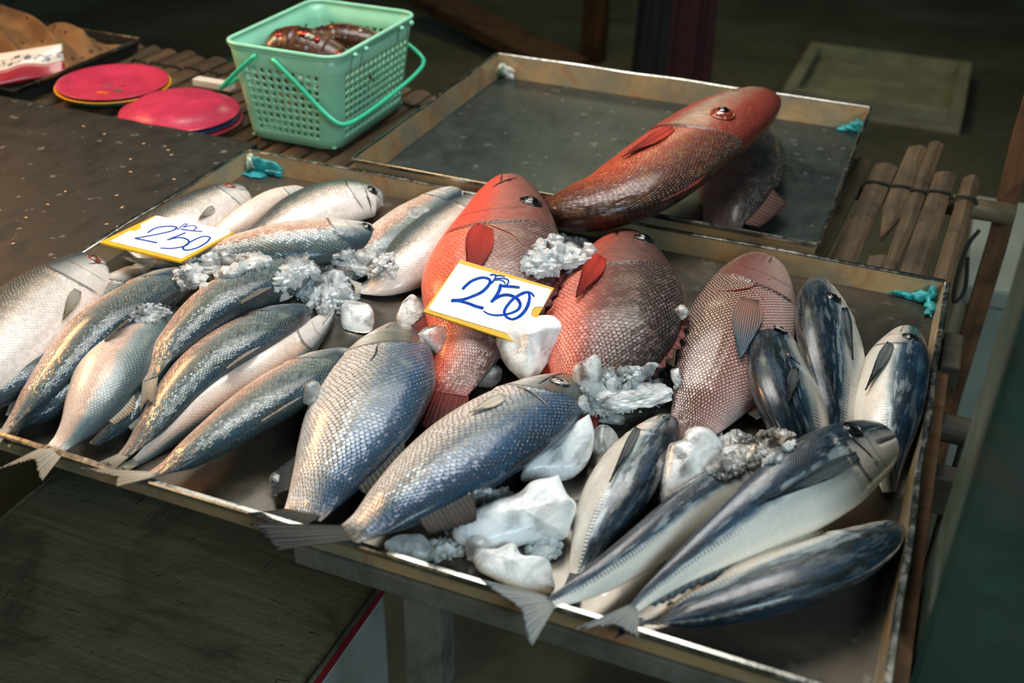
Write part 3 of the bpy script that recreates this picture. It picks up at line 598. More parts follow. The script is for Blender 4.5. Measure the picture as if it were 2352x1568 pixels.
# green-grey steel post in the right foreground
po = empty('steel_post', (0.15, 0.87, 0), 'green-grey painted square steel post at the right edge, with rust streaks', 'post')
MB().box(0.090, 0.210, 0.81, 0.93, 0.0, 2.3, 0.008).build('column', M['steel_post'], po); MB().box(0.085, 0.215, 0.805, 0.935, 0.0, 0.012, 0.002).build('base_plate', M['steel_post'], po)
# cooler with a chopping board on it, low on the left
co = empty('cooler', (-0.85, 0.72, 0), 'white cooler with a dark red rim under the chopping board', 'cooler')
MB().box(-1.125, -0.578, 0.36, 1.005, 0.02, T0 - 0.350, 0.012).build('body', M['white_side'], co); MB().box(-1.13, -0.573, 0.355, 1.010, T0 - 0.349, T0 - 0.322, 0.004).build('rim', M['paint_red'], co)
for x in (-1.11, -0.62):
    for y in (0.38, 0.96): MB().box(x, x + 0.03, y, y + 0.03, 0.0, 0.022, 0.003).build('foot', M['greenp'], co)
def board():
    n, m = 60, 60; X = np.linspace(-1.134, -0.569, n); Y = np.linspace(0.33, 1.012, m); V = []
    for i, x in enumerate(X):
        for j, y in enumerate(Y):
            e = 0.003 * vnoise(np.array([[x * 40, y * 40, 0]]), 1.0, 5)[0]
            xx = x + (e if i in (0, n - 1) else 0); yy = y + (e if j in (0, m - 1) else 0)
            V.append((xx, yy, T0 - 0.300 + 0.0016 * vnoise(np.array([[x, y, 0]]), 45, 6)[0] - (0.004 if i in (0, n - 1) or j in (0, m - 1) else 0)))
    V = np.array(V); B = V.copy(); B[:, 2] = T0 - 0.3215; k = n * m; F = [f[::-1] for f in grid_faces(n, m)]; F += [tuple(i + k for i in f[::-1]) for f in F]
    rg = [i * m for i in range(n)] + [(n - 1) * m + j for j in range(1, m)] + [i * m + m - 1 for i in range(n - 2, -1, -1)] + [j for j in range(m - 2, 0, -1)]
    for i in range(len(rg)): p, q = rg[i], rg[(i + 1) % len(rg)]; F.append((p, q, q + k, p + k))
    return tag(mk('chopping_board', np.r_[V, B], F, M['block'], smooth=True), 'scarred dark wooden chopping board low in front of the tray', 'board')
board()
# pale foam box standing behind the right end of the bench
fb = empty('foam_box', (0.42, 2.3, 0), 'pale foam box standing on the floor behind the right end of the bench', 'box')
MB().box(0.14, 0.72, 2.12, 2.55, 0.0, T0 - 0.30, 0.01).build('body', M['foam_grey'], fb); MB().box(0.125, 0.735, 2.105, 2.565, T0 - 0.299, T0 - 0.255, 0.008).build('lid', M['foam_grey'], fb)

# ------------------------------------------------------------------ dim background
gb = empty('foam_crate', (-0.25, 4.9, 0), 'open pale rectangular foam crate on the dark floor behind the trays', 'crate')
bx0, bx1, by0, by1 = -0.60, 0.10, 4.50, 5.20
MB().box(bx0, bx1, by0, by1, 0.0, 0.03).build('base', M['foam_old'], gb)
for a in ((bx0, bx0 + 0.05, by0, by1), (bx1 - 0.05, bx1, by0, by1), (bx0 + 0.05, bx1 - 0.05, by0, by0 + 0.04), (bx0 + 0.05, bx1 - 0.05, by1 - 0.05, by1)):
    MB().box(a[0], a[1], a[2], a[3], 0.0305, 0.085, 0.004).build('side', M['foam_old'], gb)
def drape(name, label, cx, cy, rx, ry, z0, z1, mats, seed, lobes=9):
    r = empty(name, (cx, cy, z0), label, 'cloth'); n, m = 14, 90
    for part, (a0, a1, mt, nm) in enumerate(mats):
        V = []
        for i in range(n):
            u = i / (n - 1); z = z1 + (z0 + 0.004 - z1) * u
            for j in range(m):
                a = a0 + (a1 - a0) * j / (m - 1); k = 1 + 0.10 * math.sin(lobes * a + seed + u) * (0.3 + 0.7 * u) + 0.05 * math.sin(2.3 * lobes * a + 2 * u)
                V.append((cx + rx * math.cos(a) * k * (0.85 + 0.15 * u), cy + ry * math.sin(a) * k * (0.85 + 0.15 * u), z))
        V = np.array(V); V2 = V.copy(); V2[:, :2] = (V2[:, :2] - [cx, cy]) * 0.97 + [cx, cy]; k = n * m
        F = grid_faces(n, m); F += [tuple(i + k for i in f[::-1]) for f in F]; mk(nm, np.r_[V, V2], F, mt, r)
    return r
navy = simple('navy_cloth', '131a1e', 0.9, var=0.3, scale=10, bump=0.2); maroon = simple('maroon_cloth', '3a1418', 0.9, var=0.3, scale=10, bump=0.2)
drape('hanging_cloth', 'dark navy and maroon cloth hanging in folds behind the grey tray', -0.83, 3.50, 0.13, 0.10, 0.0, 1.1, [(-3.6, -1.55, navy, 'navy_half'), (-1.55, 0.3, maroon, 'maroon_half')], 3)
def timber(name, label, p, q, w, h, mat, cat='timber'):
    p = np.array(p, float); q = np.array(q, float); d = (q - p); L = np.linalg.norm(d); d /= L; s = np.cross(d, [0, 0, 1.0]); 
    if np.linalg.norm(s) < 1e-3: s = np.array([1.0, 0, 0])
    s /= np.linalg.norm(s); u = np.cross(s, d); V = []
    for k in range(7):
        c = p + d * L * k / 6; e = 0.003 * math.sin(k * 2.1)
        for a, b in ((-1, -1), (-1, 1), (1, 1), (1, -1)): V.append(c + s * (a * w / 2 + e) + u * (b * h / 2))
    return tag(mk(name, V, grid_faces(7, 4, closed_m=True) + [(0, 1, 2, 3), (27, 26, 25, 24)], mat, smooth=False), label, cat)
timber(*timber_late, M['woodz'])
timber('timber_post', 'upright rough brown timber post behind the grey tray', (-1.50, 4.75, 0.0), (-1.50, 4.75, 1.3), 0.10, 0.08, M['woodz'])
timber('timber_plank', 'brown plank leaning down toward the timber post behind the grey tray', (-1.50, 4.45, 0.05), (-2.45, 4.95, 0.14), 0.20, 0.05, M['wood'])
timber('timber_plank', 'short brown timber offcut lying below the leaning plank', (-1.62, 4.05, 0.045), (-1.36, 4.16, 0.045), 0.16, 0.09, M['wood'])
timber('timber_beam', 'long dark timber beam on the floor behind the plates', (-3.2, 2.7, 0.05), (-2.55, 3.9, 0.05), 0.10, 0.10, M['darkwood'])
def stool(name, label, cx, cy, w, hgt, mat):
    r = empty(name, (cx, cy, 0), label, 'stool'); MB().box(cx - w / 2, cx + w / 2, cy - w / 2, cy + w / 2, hgt - 0.025, hgt, 0.006).build('seat', mat, r)
    for sx in (-1, 1):
        for sy in (-1, 1):
            P = [(cx + sx * (w / 2 - 0.02) + sx * 0.03 * (1 - u), cy + sy * (w / 2 - 0.02) + sy * 0.03 * (1 - u), u * (hgt - 0.026)) for u in (0, 0.5, 1)]
            MB().tube(P, 0.02, 8).build('leg', mat, r, smooth=True)
    for sy in (-1, 1): MB().box(cx - w / 2 + 0.02, cx + w / 2 - 0.02, cy + sy * (w / 2 - 0.01) - 0.006, cy + sy * (w / 2 - 0.01) + 0.006, hgt - 0.09, hgt - 0.026).build('apron', mat, r)
stool('plastic_stool', 'dark green plastic stool in the gloom behind the green basket', -2.08, 3.05, 0.26, 0.42, M['greenp'])
stool('plastic_stool', 'dark green stool behind the pink plates at the back left', -2.52, 2.85, 0.24, 0.40, M['greenp'])
timber('dark_pillar', 'black upright pillar at the far right behind the bench', (0.62, 4.3, 0.0), (0.62, 4.3, 1.6), 0.20, 0.20, M['darkwood'], 'pillar')
# ------------------------------------------------------------------ fish in the front tray: milkfish at the left
G1 = 'milkfish in the left half of the front tray'
def add_fish(key, name, label, group, mat, nodes, sgn, eps, r=0.58, **kw): return fish(key, name, label, group, S[mat], nodes, sgn, eps, r, **kw)
f = add_fish('M1b', 'milkfish', 'dark milkfish sliver under the leftmost silver one at the frame edge', G1, 'milk', [(160,775,14),(110,815,34),(40,865,44),(-40,920,40),(-110,965,22)], 1, 20)
f = add_fish('M1', 'milkfish', 'big silver milkfish cut by the left frame edge, golden along its back', G1, 'milk_pale', [(246,622,10),(232,618,34),(185,637,66),(115,690,92),(40,755,100),(-60,850,88),(-150,935,50),(-200,985,26)], -1, 22, 0.5, z0=0.012, z1=0.03, op=0.0024)
eye(f, 222, 580, 0.0085, 'red'); pectoral(f, (178, 668), (140, 738), 20, FM['milk'], 0.003); tail(f, (-290, 1040), (-250, 1080), FM['milk'])
f = add_fish('M2a', 'milkfish', 'milkfish showing only its pink upper edge behind the long dark one at the left', G1, 'milk', [(345,618,10),(310,632,28),(245,680,44),(165,765,46),(100,850,36),(45,925,20),(25,955,13)], 1, -8)
f = add_fish('M3', 'milkfish', 'dark blue milkfish lying lowest at the left, half under its neighbours', G1, 'milk', [(300,790,16),(255,815,36),(180,868,48),(110,920,46),(60,958,32),(25,990,16)], 1, 15)
tail(f, (-40, 1030), (20, 1030), FM['milk'], z=0.03)
f = add_fish('M2', 'milkfish', 'long dark-backed milkfish with its head in ice, second from the left edge', G1, 'milk', [(446,634,8),(425,642,28),(370,665,46),(285,715,56),(205,775,58),(135,850,48),(75,920,33),(30,968,19),(12,988,13)], 1, 24, z0=0.008, z1=0.02)
midfin(f, 0.42, 0.56, 0.028, FM['milk'], fold=0.4); tail(f, (-60, 1000), (-35, 1060), FM['milk'])
f = add_fish('M9', 'milkfish', 'small dark milkfish wedged between the two arched ones at the left', G1, 'milk', [(470,780,10),(430,800,30),(370,860,42),(315,925,38),(260,985,24),(215,1020,12)], 1, 10)
midfin(f, 0.55, 0.8, 0.02, FM['pale'], lean=1.2)
f = add_fish('M4', 'milkfish', 'pale belly-up milkfish whose forked tail hangs over the front rim', G1, 'milk_belly', [(400,705,12),(372,728,38),(318,780,68),(262,850,80),(222,920,68),(185,975,44),(152,1010,28),(128,1030,21)], 1, -6, 0.62, z0=0.004, z1=0.022)
midfin(f, 0.60, 0.76, 0.03, FM['milk'], dorsal=True, lean=1.2, fold=0.6); tail(f, (-14, 1058), (86, 1090), FM['milk'], z=0.042, droop=0.012)
f = add_fish('M6', 'milkfish', 'dark-backed milkfish lying directly above the white belly-up one', G1, 'milk', [(703,716,8),(684,722,26),(630,748,48),(550,792,60),(470,845,60),(405,910,50),(352,975,36),(310,1022,24),(282,1048,17)], 1, 22, z0=0.002, z1=0.004)
midfin(f, 0.34, 0.50, 0.034, FM['pale'], lean=1.1, fold=0.5); tail(f, (212, 1068), (262, 1078), FM['milk'], z=0.012, fork=0.7)
f = add_fish('M5', 'milkfish', 'arched dark milkfish with tail curling down between its neighbours', G1, 'milk', [(707,618,8),(688,626,26),(632,645,48),(552,676,59),(475,722,55),(412,778,42),(365,832,28),(342,872,18)], 1, 24, z0=0.004, z1=0.032)
midfin(f, 0.34, 0.50, 0.034, FM['pale'], lean=1.1, fold=0.5); tail(f, (322, 945), (352, 930), FM['milk'], z=0.040, fork=0.75)
f = add_fish('M7', 'milkfish', 'slender white milkfish turned belly-up with its pointed snout at the ice', G1, 'milk_belly', [(768,712,5),(748,735,18),(700,782,36),(625,842,48),(540,897,47),(460,945,39),(390,997,28),(335,1043,16),(308,1063,10)], 1, -55, 0.62, z0=0.004)
midfin(f, 0.55, 0.62, 0.016, FM['pale'], dorsal=False, lean=1.2); tail(f, (250, 1080), (292, 1082), FM['milk'], z=0.012, fork=0.7)
f = add_fish('M8', 'milkfish', 'blue-scaled milkfish nearest the front rim, tail fork resting on it', G1, 'milk', [(800,812,10),(778,826,32),(720,858,52),(640,905,59),(560,958,54),(480,1015,43),(410,1060,29),(362,1084,20),(340,1093,16)], 1, 20, z0=0.0, z1=0.024)
midfin(f, 0.36, 0.54, 0.034, FM['pale'], lean=1.1, fold=0.5); tail(f, (180, 1074), (264, 1118), FM['milk'], z=0.040, fork=0.62)
# upper left
f = add_fish('U1', 'milkfish', 'silver milkfish with its head up beside the back left corner, behind the small price card', G1, 'milk_pale', [(568,447,8),(556,446,26),(520,458,46),(465,490,60),(405,525,62),(350,560,50),(310,590,32)], -1, 22, 0.5, z0=0.006, op=0.0024)
eye(f, 527, 426, 0.0085, 'red'); pectoral(f, (490, 478), (455, 505), 12, FM['milk'], 0.002)
f = add_fish('U2', 'milkfish', 'pale milkfish lying belly-up between the two silver heads at the back left', G1, 'milk_belly', [(705,438,8),(685,446,24),(635,472,40),(580,508,44),(520,545,36),(470,575,22)], 1, -50, 0.6)
f = add_fish('U3', 'milkfish', 'milkfish with dark back and white cheek near the back wall, facing right', G1, 'milk_pale', [(880,470,8),(868,462,28),(825,458,46),(760,470,58),(690,500,58),(620,540,46),(560,575,32),(510,600,18)], -1, 18, 0.52, z0=0.004, op=0.0024)
eye(f, 855, 437, 0.0085, 'dark', 0.7); gill_slit(f, [(838,430),(843,450),(850,470),(852,488)])
f = add_fish('U5', 'milkfish', 'grey-scaled milkfish pointing to the back wall with a clear ice flake on it', G1, 'milk', [(1056,440,8),(1044,446,24),(1005,468,36),(945,510,50),(885,558,53),(825,605,40),(780,640,22)], 1, -5, z0=0.012)
f = add_fish('U6', 'milkfish', 'pale milkfish lying against the left flank of the first red snapper', G1, 'milk_pale', [(1118,455,10),(1098,470,36),(1050,512,62),(985,570,72),(925,618,58),(875,648,36),(838,660,18),(822,662,12)], -1, 15, 0.55, z0=0.006)
tail(f, (800, 640), (815, 680), FM['pale'], z=0.02)
f = add_fish('U4', 'milkfish', 'pinkish milkfish lying crosswise with blue-grey head, right of the small price card', G1, 'milk', [(868,535,10),(855,538,30),(805,548,48),(730,556,56),(640,564,54),(550,576,42),(455,592,28),(380,602,18),(345,605,13)], 1, -12, 0.6, z0=0.014, z1=0.03)
eye(f, 845, 521, 0.0085, 'dark', 0.7); tail(f, (272, 590), (290, 618), FM['milk'], z=0.055)

# ------------------------------------------------------------------ two sea bass in the middle
G2 = 'two large-scaled sea bass'
f = add_fish('B1', 'sea_bass', 'large-scaled silver sea bass lying nearly upright in the frame, mid tray', G2, 'bass', [(915,742,10),(908,760,40),(893,805,88),(868,875,124),(832,955,124),(790,1035,104),(748,1105,76),(714,1158,55),(690,1192,44)], 1, 8, 0.5, z1=0.006, nt=170, nk=96)
midfin(f, 0.55, 0.80, 0.035, FM['bass'], lean=1.0); midfin(f, 0.68, 0.86, 0.035, FM['bass'], dorsal=False, lean=0.9); tail(f, (566, 1178), (640, 1245), FM['bass'], z=0.040, fork=0.8)
gill_slit(f, [(868, 790), (862, 815), (850, 830)])
f = add_fish('B2', 'sea_bass', 'large-scaled sea bass with olive head, its fanned tail over the front rim', G2, 'bass', [(1320,874,10),(1308,880,32),(1268,908,66),(1190,960,96),(1095,1025,103),(1005,1090,94),(920,1152,72),(850,1202,48),(795,1232,33)], 1, 12, 0.52, z0=0.0, z1=0.030, nt=170, nk=96, op=0.0026)
eye(f, 1286, 877, 0.0110, 'pale', 0.5, 0.35); tail(f, (565, 1196), (620, 1262), FM['bass'], z=0.044, fork=0.95, droop=0.002)
midfin(f, 0.62, 0.80, 0.055, FM['bass'], lean=0.55, front=0.2); midfin(f, 0.30, 0.5, 0.015, FM['bass'], lean=1.4)
gill_slit(f, [(1192, 888), (1215, 900), (1250, 925), (1268, 950)]); gill_slit(f, [(1238, 880), (1275, 862), (1308, 858)]); pectoral(f, (1158, 912), (1080, 955), 16, FM['pale'], 0.003)

# ------------------------------------------------------------------ snappers and bream
G3 = 'red snappers'
f = add_fish('R1', 'red_snapper', 'bright red snapper under the large price card, mouth pointing up past the rim', G3, 'snap', [(1160,402,14),(1164,425,52),(1158,490,100),(1142,570,140),(1120,650,150),(1098,730,120),(1078,800,80),(1052,860,58),(1022,905,46)], 1, 8, 0.46, z0=0.035, z1=0.0, nt=170, nk=96, op=0.003, op_t=0.33, mouth=0.52)
eye(f, 1220, 464, 0.0150, 'blue', 0.75, 0.5); pectoral(f, (1115, 520), (1065, 640), 42, FM['red'], 0.003, curve=-0.1, taper=0.4)
gill_slit(f, [(1132, 430), (1155, 418), (1186, 409)], None, 0.0018); gill_slit(f, [(1098, 506), (1128, 519), (1178, 540), (1205, 566)], IR['red'], 0.0012)
tail(f, (930, 985), (1075, 985), FM['darkred'], z=0.012, fork=0.95); midfin(f, 0.62, 0.72, 0.04, FM['darkred'], dorsal=False, lean=0.8); midfin(f, 0.3, 0.75, 0.025, FM['darkred'], lean=1.2, spiny=0.4)
f = add_fish('R2', 'red_snapper', 'dark-backed red snapper with a raised red pectoral fin, right of the large card', G3, 'snap2', [(1425,530,16),(1428,552,56),(1424,610,108),(1412,690,152),(1398,765,158),(1375,840,122),(1350,905,76),(1328,960,48)], 1, 10, 0.46, z0=0.018, z1=0.0, nt=170, nk=96, op=0.003, op_t=0.31)
eye(f, 1480, 549, 0.0135, 'blue', 0.75, 0.5); pectoral(f, (1382, 590), (1322, 690), 30, FM['red'], 0.006, curve=-0.05, taper=0.3)
tail(f, (1262, 1060), (1350, 1075), FM['darkred'], z=0.01, fork=0.9); midfin(f, 0.33, 0.78, 0.022, FM['darkred'], lean=0.9, spiny=0.6); midfin(f, 0.66, 0.80, 0.03, FM['red'], dorsal=False)
f = add_fish('R3', 'pink_bream', 'pink bream with pale spots and a grey pectoral fin, right of the snappers', 'red snappers', 'bream', [(1762,590,14),(1756,606,52),(1738,655,92),(1712,730,122),(1682,800,128),(1645,880,104),(1610,945,72),(1580,990,48)], -1, 12, 0.46, z0=0.012, z1=0.0, nt=170, nk=96, op=0.0035, op_t=0.26, mouth=0.45)
R3_ = f; pectoral(f, (1722, 688), (1696, 828), 46, FM['bream'], 0.004, taper=0.35); tail(f, (1525, 1040), (1625, 1050), FM['bream'], z=0.012, fork=0.9); midfin(f, 0.62, 0.78, 0.03, FM['bream'], dorsal=False)
gill_slit(f, [(1605, 640), (1660, 668), (1710, 665), (1770, 640)], IR['red'], 0.0012)

# ------------------------------------------------------------------ scads at the right
G4 = 'dark-backed scads at the right of the front tray'
f = add_fish('F2', 'scad', 'dark blue scad against the back wall, leftmost of the upright three to reach it', G4, 'scad', [(1888,645,8),(1890,660,30),(1896,710,60),(1906,780,76),(1914,850,70),(1920,920,52),(1926,990,32),(1930,1030,16)], -1, 34, 0.55, z0=0.006, op=0.002)
FISH['F2'].root['label'] = 'dark blue scad whose head touches the back wall, behind the shorter scad'
eye(f, 1914, 684, 0.0095, 'dark', 0.6); pectoral(f, (1938, 708), (1952, 832), 15, FM['scad'], 0.004, taper=0.08)
f = add_fish('F1', 'scad', 'short dark scad lying between the pink bream and the other scads', G4, 'scad', [(1780,728,8),(1781,745,28),(1786,800,56),(1798,865,74),(1818,935,78),(1842,1005,62),(1868,1075,34)], -1, 36, 0.55, z0=0.004, op=0.0022)
eye(f, 1793, 757, 0.0090, 'pale', 0.5); pectoral(f, (1826, 846), (1806, 930), 17, FM['scad'], 0.004, taper=0.2); gill_slit(f, [(1795, 795), (1812, 818), (1838, 838)])
f = add_fish('F3', 'scad', 'silver-bellied scad beside the right wall of the front tray', G4, 'scad', [(2084,750,10),(2080,765,34),(2064,815,68),(2044,885,86),(2034,960,80),(2034,1030,56),(2038,1085,32),(2042,1130,16)], 1, 14, 0.55, z0=0.006, op=0.002)
eye(f, 2092, 774, 0.0095, 'dark', 0.7); pectoral(f, (2046, 790), (1992, 905), 18, FM['scad'], 0.005, taper=0.06)
f = add_fish('F6', 'scad', 'white-bellied scad with blue back lying on the ice in the middle', G4, 'scad', [(1538,952,8),(1528,966,28),(1496,1008,54),(1452,1070,72),(1412,1140,74),(1374,1210,58),(1344,1275,36),(1322,1325,18)], 1, 14, 0.55, z0=0.002, op=0.002)
eye(f, 1530, 960, 0.004, 'dark', 0.6); pectoral(f, (1466, 985), (1402, 1116), 14, FM['scad'], 0.004, taper=0.06); tail(f, (1270, 1400), (1330, 1410), FM['scad'], z=0.02); midfin(f, 0.56, 0.66, 0.02, FM['scad'], dorsal=False)
f = add_fish('F5', 'scad', 'scad mostly under the largest one, tail hanging over the front rim', G4, 'scad', [(1810,1030,12),(1775,1055,36),(1700,1105,56),(1605,1165,62),(1510,1235,55),(1425,1295,44),(1350,1342,32),(1295,1370,21),(1262,1384,15)], -1, 30, 0.55, z0=0.0, z1=0.030, op=0.002)
tail(f, (1088, 1326), (1218, 1490), FM['tailgrey'], z=0.044, fork=0.62, z2=0.038)
f = add_fish('F8', 'scad', 'scad in shade showing only a brown strip between the two longest ones', G4, 'scad', [(1880,1225,14),(1840,1245,32),(1760,1285,40),(1680,1322,38),(1600,1355,26),(1540,1380,14)], -1, -40, 0.55)
f = add_fish('F7', 'scad', 'blue-backed scad nearest the front rim at the right, in shadow', G4, 'scad', [(2058,1208,10),(2038,1220,34),(1975,1258,60),(1880,1303,75),(1775,1346,73),(1675,1380,58),(1580,1406,40),(1510,1420,24),(1470,1428,15)], 1, 30, 0.56, z0=0.0, z1=0.006, op=0.002)
tail(f, (1385, 1415), (1405, 1470), FM['scad'], z=0.028); midfin(f, 0.5, 0.97, 0.010, FM['scad'], lean=0.8, spiny=0.5)
f = add_fish('F4', 'scad', 'largest scad with a long grey pectoral fin lying across the others', G4, 'scad', [(2046,1000,12),(2036,1006,44),(1990,1030,76),(1910,1078,100),(1810,1142,96),(1710,1208,74),(1620,1268,50),(1545,1322,32),(1485,1370,19),(1455,1398,13)], -1, 32, 0.55, z0=0.030, z1=0.036, nt=170, nk=96, op=0.003)
eye(f, 1958, 985, 0.010, 'dark', 0.7, 0.3); pectoral(f, (1968, 1048), (1738, 1178), 26, FM['scad'], 0.006, taper=0.06, curve=0.04); gill_slit(f, [(1938, 970), (1955, 1005), (1985, 1032), (2015, 1062)], None, 0.0009); tail(f, (1312, 1448), (1466, 1466), FM['tailgrey'], z=0.046, fork=0.62)
midfin(f, 0.6, 0.95, 0.012, FM['scad'], dorsal=False, lean=0.8, spiny=0.4)

# ------------------------------------------------------------------ two snappers in the grey tray
f = add_fish('K2', 'dusky_snapper', 'dusky grey-brown snapper lying under the red one in the grey tray', 'snappers in the grey tray', 'dusky', [(1700,255,20),(1706,280,58),(1708,340,80),(1698,405,88),(1682,460,72),(1666,505,50),(1655,540,36)], 1, 8, 0.42, z0=0.0)
tail(f, (1575, 545), (1690, 575), FM['dusky'], z=0.01, fork=0.8); midfin(f, 0.62, 0.9, 0.05, FM['dusky'], lean=0.8, front=0.2); pectoral(f, (1600, 470), (1580, 520), 18, FM['dusky'], 0.004, name='pelvic_fin')
midfin(f, 0.2, 0.6, 0.022, FM['dark'], lean=0.8, spiny=0.4)
f = add_fish('K1', 'red_snapper', 'arched red-brown snapper with its head raised in the grey tray', 'snappers in the grey tray', 'snap3', [(1740,225,20),(1728,232,44),(1685,262,70),(1615,312,86),(1540,370,90),(1460,425,84),(1380,462,68),(1310,476,52),(1255,474,38),(1222,470,30)], 1, 12, 0.5, z0=0.085, z1=0.0, nt=170, nk=96, op=0.0035, op_t=0.36)
eye(f, 1660, 262, 0.0175, 'red', 0.6, 0.6); pectoral(f, (1545, 295), (1430, 368), 16, FM['red'], 0.004, taper=0.2); midfin(f, 0.45, 0.62, 0.02, FM['darkred'], lean=1.2)
tail(f, (1150, 445), (1160, 505), FM['darkred'], z=0.03, fork=0.9)
# ------------------------------------------------------------------ price cards
def first_hit(px, py, keys=None):
    d = ray(px, py); d /= np.linalg.norm(d); best = None
    for k, f in FISH.items():
        if keys and k not in keys: continue
        h = f.tri.ray_cast(Vector(CAM), Vector(d))
        if h[0] is not None and (best is None or h[3] < best[0]): n = np.array(h[1]); best = (h[3], np.array(h[0]), n if n @ d < 0 else -n)
    if best is None:
        P = at(px, py, 0.0)
        return P, np.array([0, 0, 1.0]), -d
    return best[1], best[2], -d
def ribbon(pts, w, lift, proj_fn, n, k=40):
    P = np.array([proj_fn(*p) for p in pts]); P = spl3(P, k) if len(P) > 2 else np.linspace(P[0], P[-1], 8); m = len(P)
    T = np.gradient(P, axis=0); T /= np.linalg.norm(T, axis=1)[:, None]; Sd = np.cross(n, T); ww = np.interp(np.linspace(0, 1, m), np.linspace(0, 1, len(w)), w)[:, None] / 2
    V = np.concatenate([np.stack([P - Sd * ww + n * lift, P + Sd * ww + n * lift, P + Sd * ww + n * (lift - 0.0004), P - Sd * ww + n * (lift - 0.0004)], 1)]).reshape(-1, 3)
    return V, [f for f in grid_faces(m, 4, closed_m=True)] + [(0, 1, 2, 3), tuple((m - 1) * 4 + j for j in (3, 2, 1, 0))]
def price_card(label, outline, paper, strokes, keys, tilt, th, paper_mat, uvdir):
    c = np.mean(outline, 0); toc = CAM - at(c[0], c[1], 0.08); toc /= np.linalg.norm(toc)
    n = np.array([0, 0, 1.0]) * (1 - tilt) + toc * tilt; n /= np.linalg.norm(n)
    o = np.array(outline, float); lo, hi = o.min(0), o.max(0); ds = []
    for a in np.linspace(0.05, 0.95, 12):
        for b in np.linspace(0.05, 0.95, 12):
            p = o[0] * (1 - a) * (1 - b) + o[1] * (1 - a) * b + o[2] * a * b + o[3] * a * (1 - b)
            for f in (FISH[k] for k in keys):
                d = ray(*p); d /= np.linalg.norm(d); h = f.tri.ray_cast(Vector(CAM), Vector(d))
                if h[0] is not None: ds.append(np.array(h[0]) @ n)
    d0 = max(ds) + 0.0015
    def on(px, py, lift=0.0): d = ray(px, py); t = (d0 + th + lift - CAM @ n) / (d @ n); return CAM + d * t
    base = np.mean([on(*p) for p in outline], 0) - n * th
    root = empty('price_card', base, label, 'price card', 'handwritten price cards')
    def plate(name, pts, top, thick, mat, uv=False):
        P = np.array([on(*p) + n * top for p in pts]); k = len(P); V = np.r_[P, P - n * thick]
        F = [tuple(range(k)), tuple(range(2 * k - 1, k - 1, -1))] + [(i, i + k, (i + 1) % k + k, (i + 1) % k) for i in range(k)]
        u = None
        if uv:
            ax = on(*uvdir[1]) - on(*uvdir[0]); l = np.linalg.norm(ax); ax /= l; q = (V - on(*uvdir[0])) @ ax / l; u = {'card': np.stack([q, q * 0], 1)}
        return mk(name, V, F, mat, root, uv=u, smooth=False)
    plate('backing_card', outline, 0.0, th * 0.45, M['yellow_card']); plate('under_card', [tuple(np.array(p) * 0.985 + c * 0.015) for p in outline], -th * 0.55, th * 0.45, M['yellow_card'])
    plate('paper', paper, 0.0006, 0.0005, paper_mat, True)
    nm = ['digit_two', 'digit_two', 'digit_five', 'digit_five', 'digit_five', 'digit_zero']
    groups = {}
    for name, pts, w in strokes: groups.setdefault(name, []).append((pts, w))
    sc = mpp(base)
    for name, ss in groups.items():
        mb = MB()
        for i, (pts, w) in enumerate(ss): mb.add(*ribbon(pts, [x * (1.25 if len(paper) > 9 else 1.7) * sc for x in w], 0.0011 + 0.0001 * i, on, n))
        mb.build(name, M['ink'], root)
z2 = lambda L: [(940 + a / 6.533, 580 + b / 6.533) for a, b in L]
price_card('large price card reading 250 in blue marker, lying on the first red snapper',
    [(1058, 596), (972, 715), (1198, 790), (1273, 661)],
    z2([(290, 840), (305, 815), (735, 165), (2140, 560), (2010, 815), (1900, 815), (1845, 855), (1825, 940), (1895, 985), (1640, 1262), (330, 870)]),
    [('digit_two', z2([(800, 555), (850, 500), (930, 435), (1040, 390), (1130, 380), (1200, 405), (1215, 440), (1170, 520), (1080, 600), (950, 660), (800, 710), (640, 725)]), (5, 5.5, 5, 6, 5, 7)),
     ('digit_two', z2([(625, 728), (760, 735), (880, 765), (1000, 810), (1112, 840)]), (4, 5.5, 6)),
     ('digit_five', z2([(1372, 488), (1350, 570), (1300, 660), (1232, 748)]), (6, 6, 5.5)),
     ('digit_five', z2([(1240, 735), (1330, 670), (1430, 640), (1530, 650), (1620, 700), (1665, 780), (1640, 850), (1560, 900), (1430, 935), (1300, 945), (1190, 925), (1115, 882)]), (5, 6, 6, 5, 4, 3.5, 2)),
     ('digit_five', z2([(1350, 490), (1420, 508), (1530, 515), (1655, 528)]), (5, 5.5, 5)),
     ('digit_zero', z2([(1875, 665), (1830, 615), (1770, 597), (1680, 625), (1560, 700), (1470, 800), (1425, 890), (1450, 960), (1540, 1005), (1640, 970), (1740, 870), (1790, 760), (1805, 660), (1785, 605)]), (3, 6, 5, 5, 4.5, 6, 6, 4)),
     ('currency_mark', z2([(1212, 345), (1260, 335), (1300, 350), (1270, 420), (1220, 470)]), (3.5, 3, 4)), ('currency_mark', z2([(1300, 350), (1370, 350), (1432, 368)]), (2.5, 2)),
     ('currency_mark', z2([(1290, 397), (1380, 390), (1460, 402), (1490, 430), (1480, 470), (1450, 500)]), (2, 2.5, 2.5)), ('currency_mark', z2([(1285, 420), (1360, 415), (1420, 440), (1440, 480)]), (2, 2, 2))],
    ['R1'], 0.40, 0.004, M['paper'], ((1005, 700), (1240, 770)))
z1 = lambda L: [(a / 3.36, 400 + b / 3.36) for a, b in L]
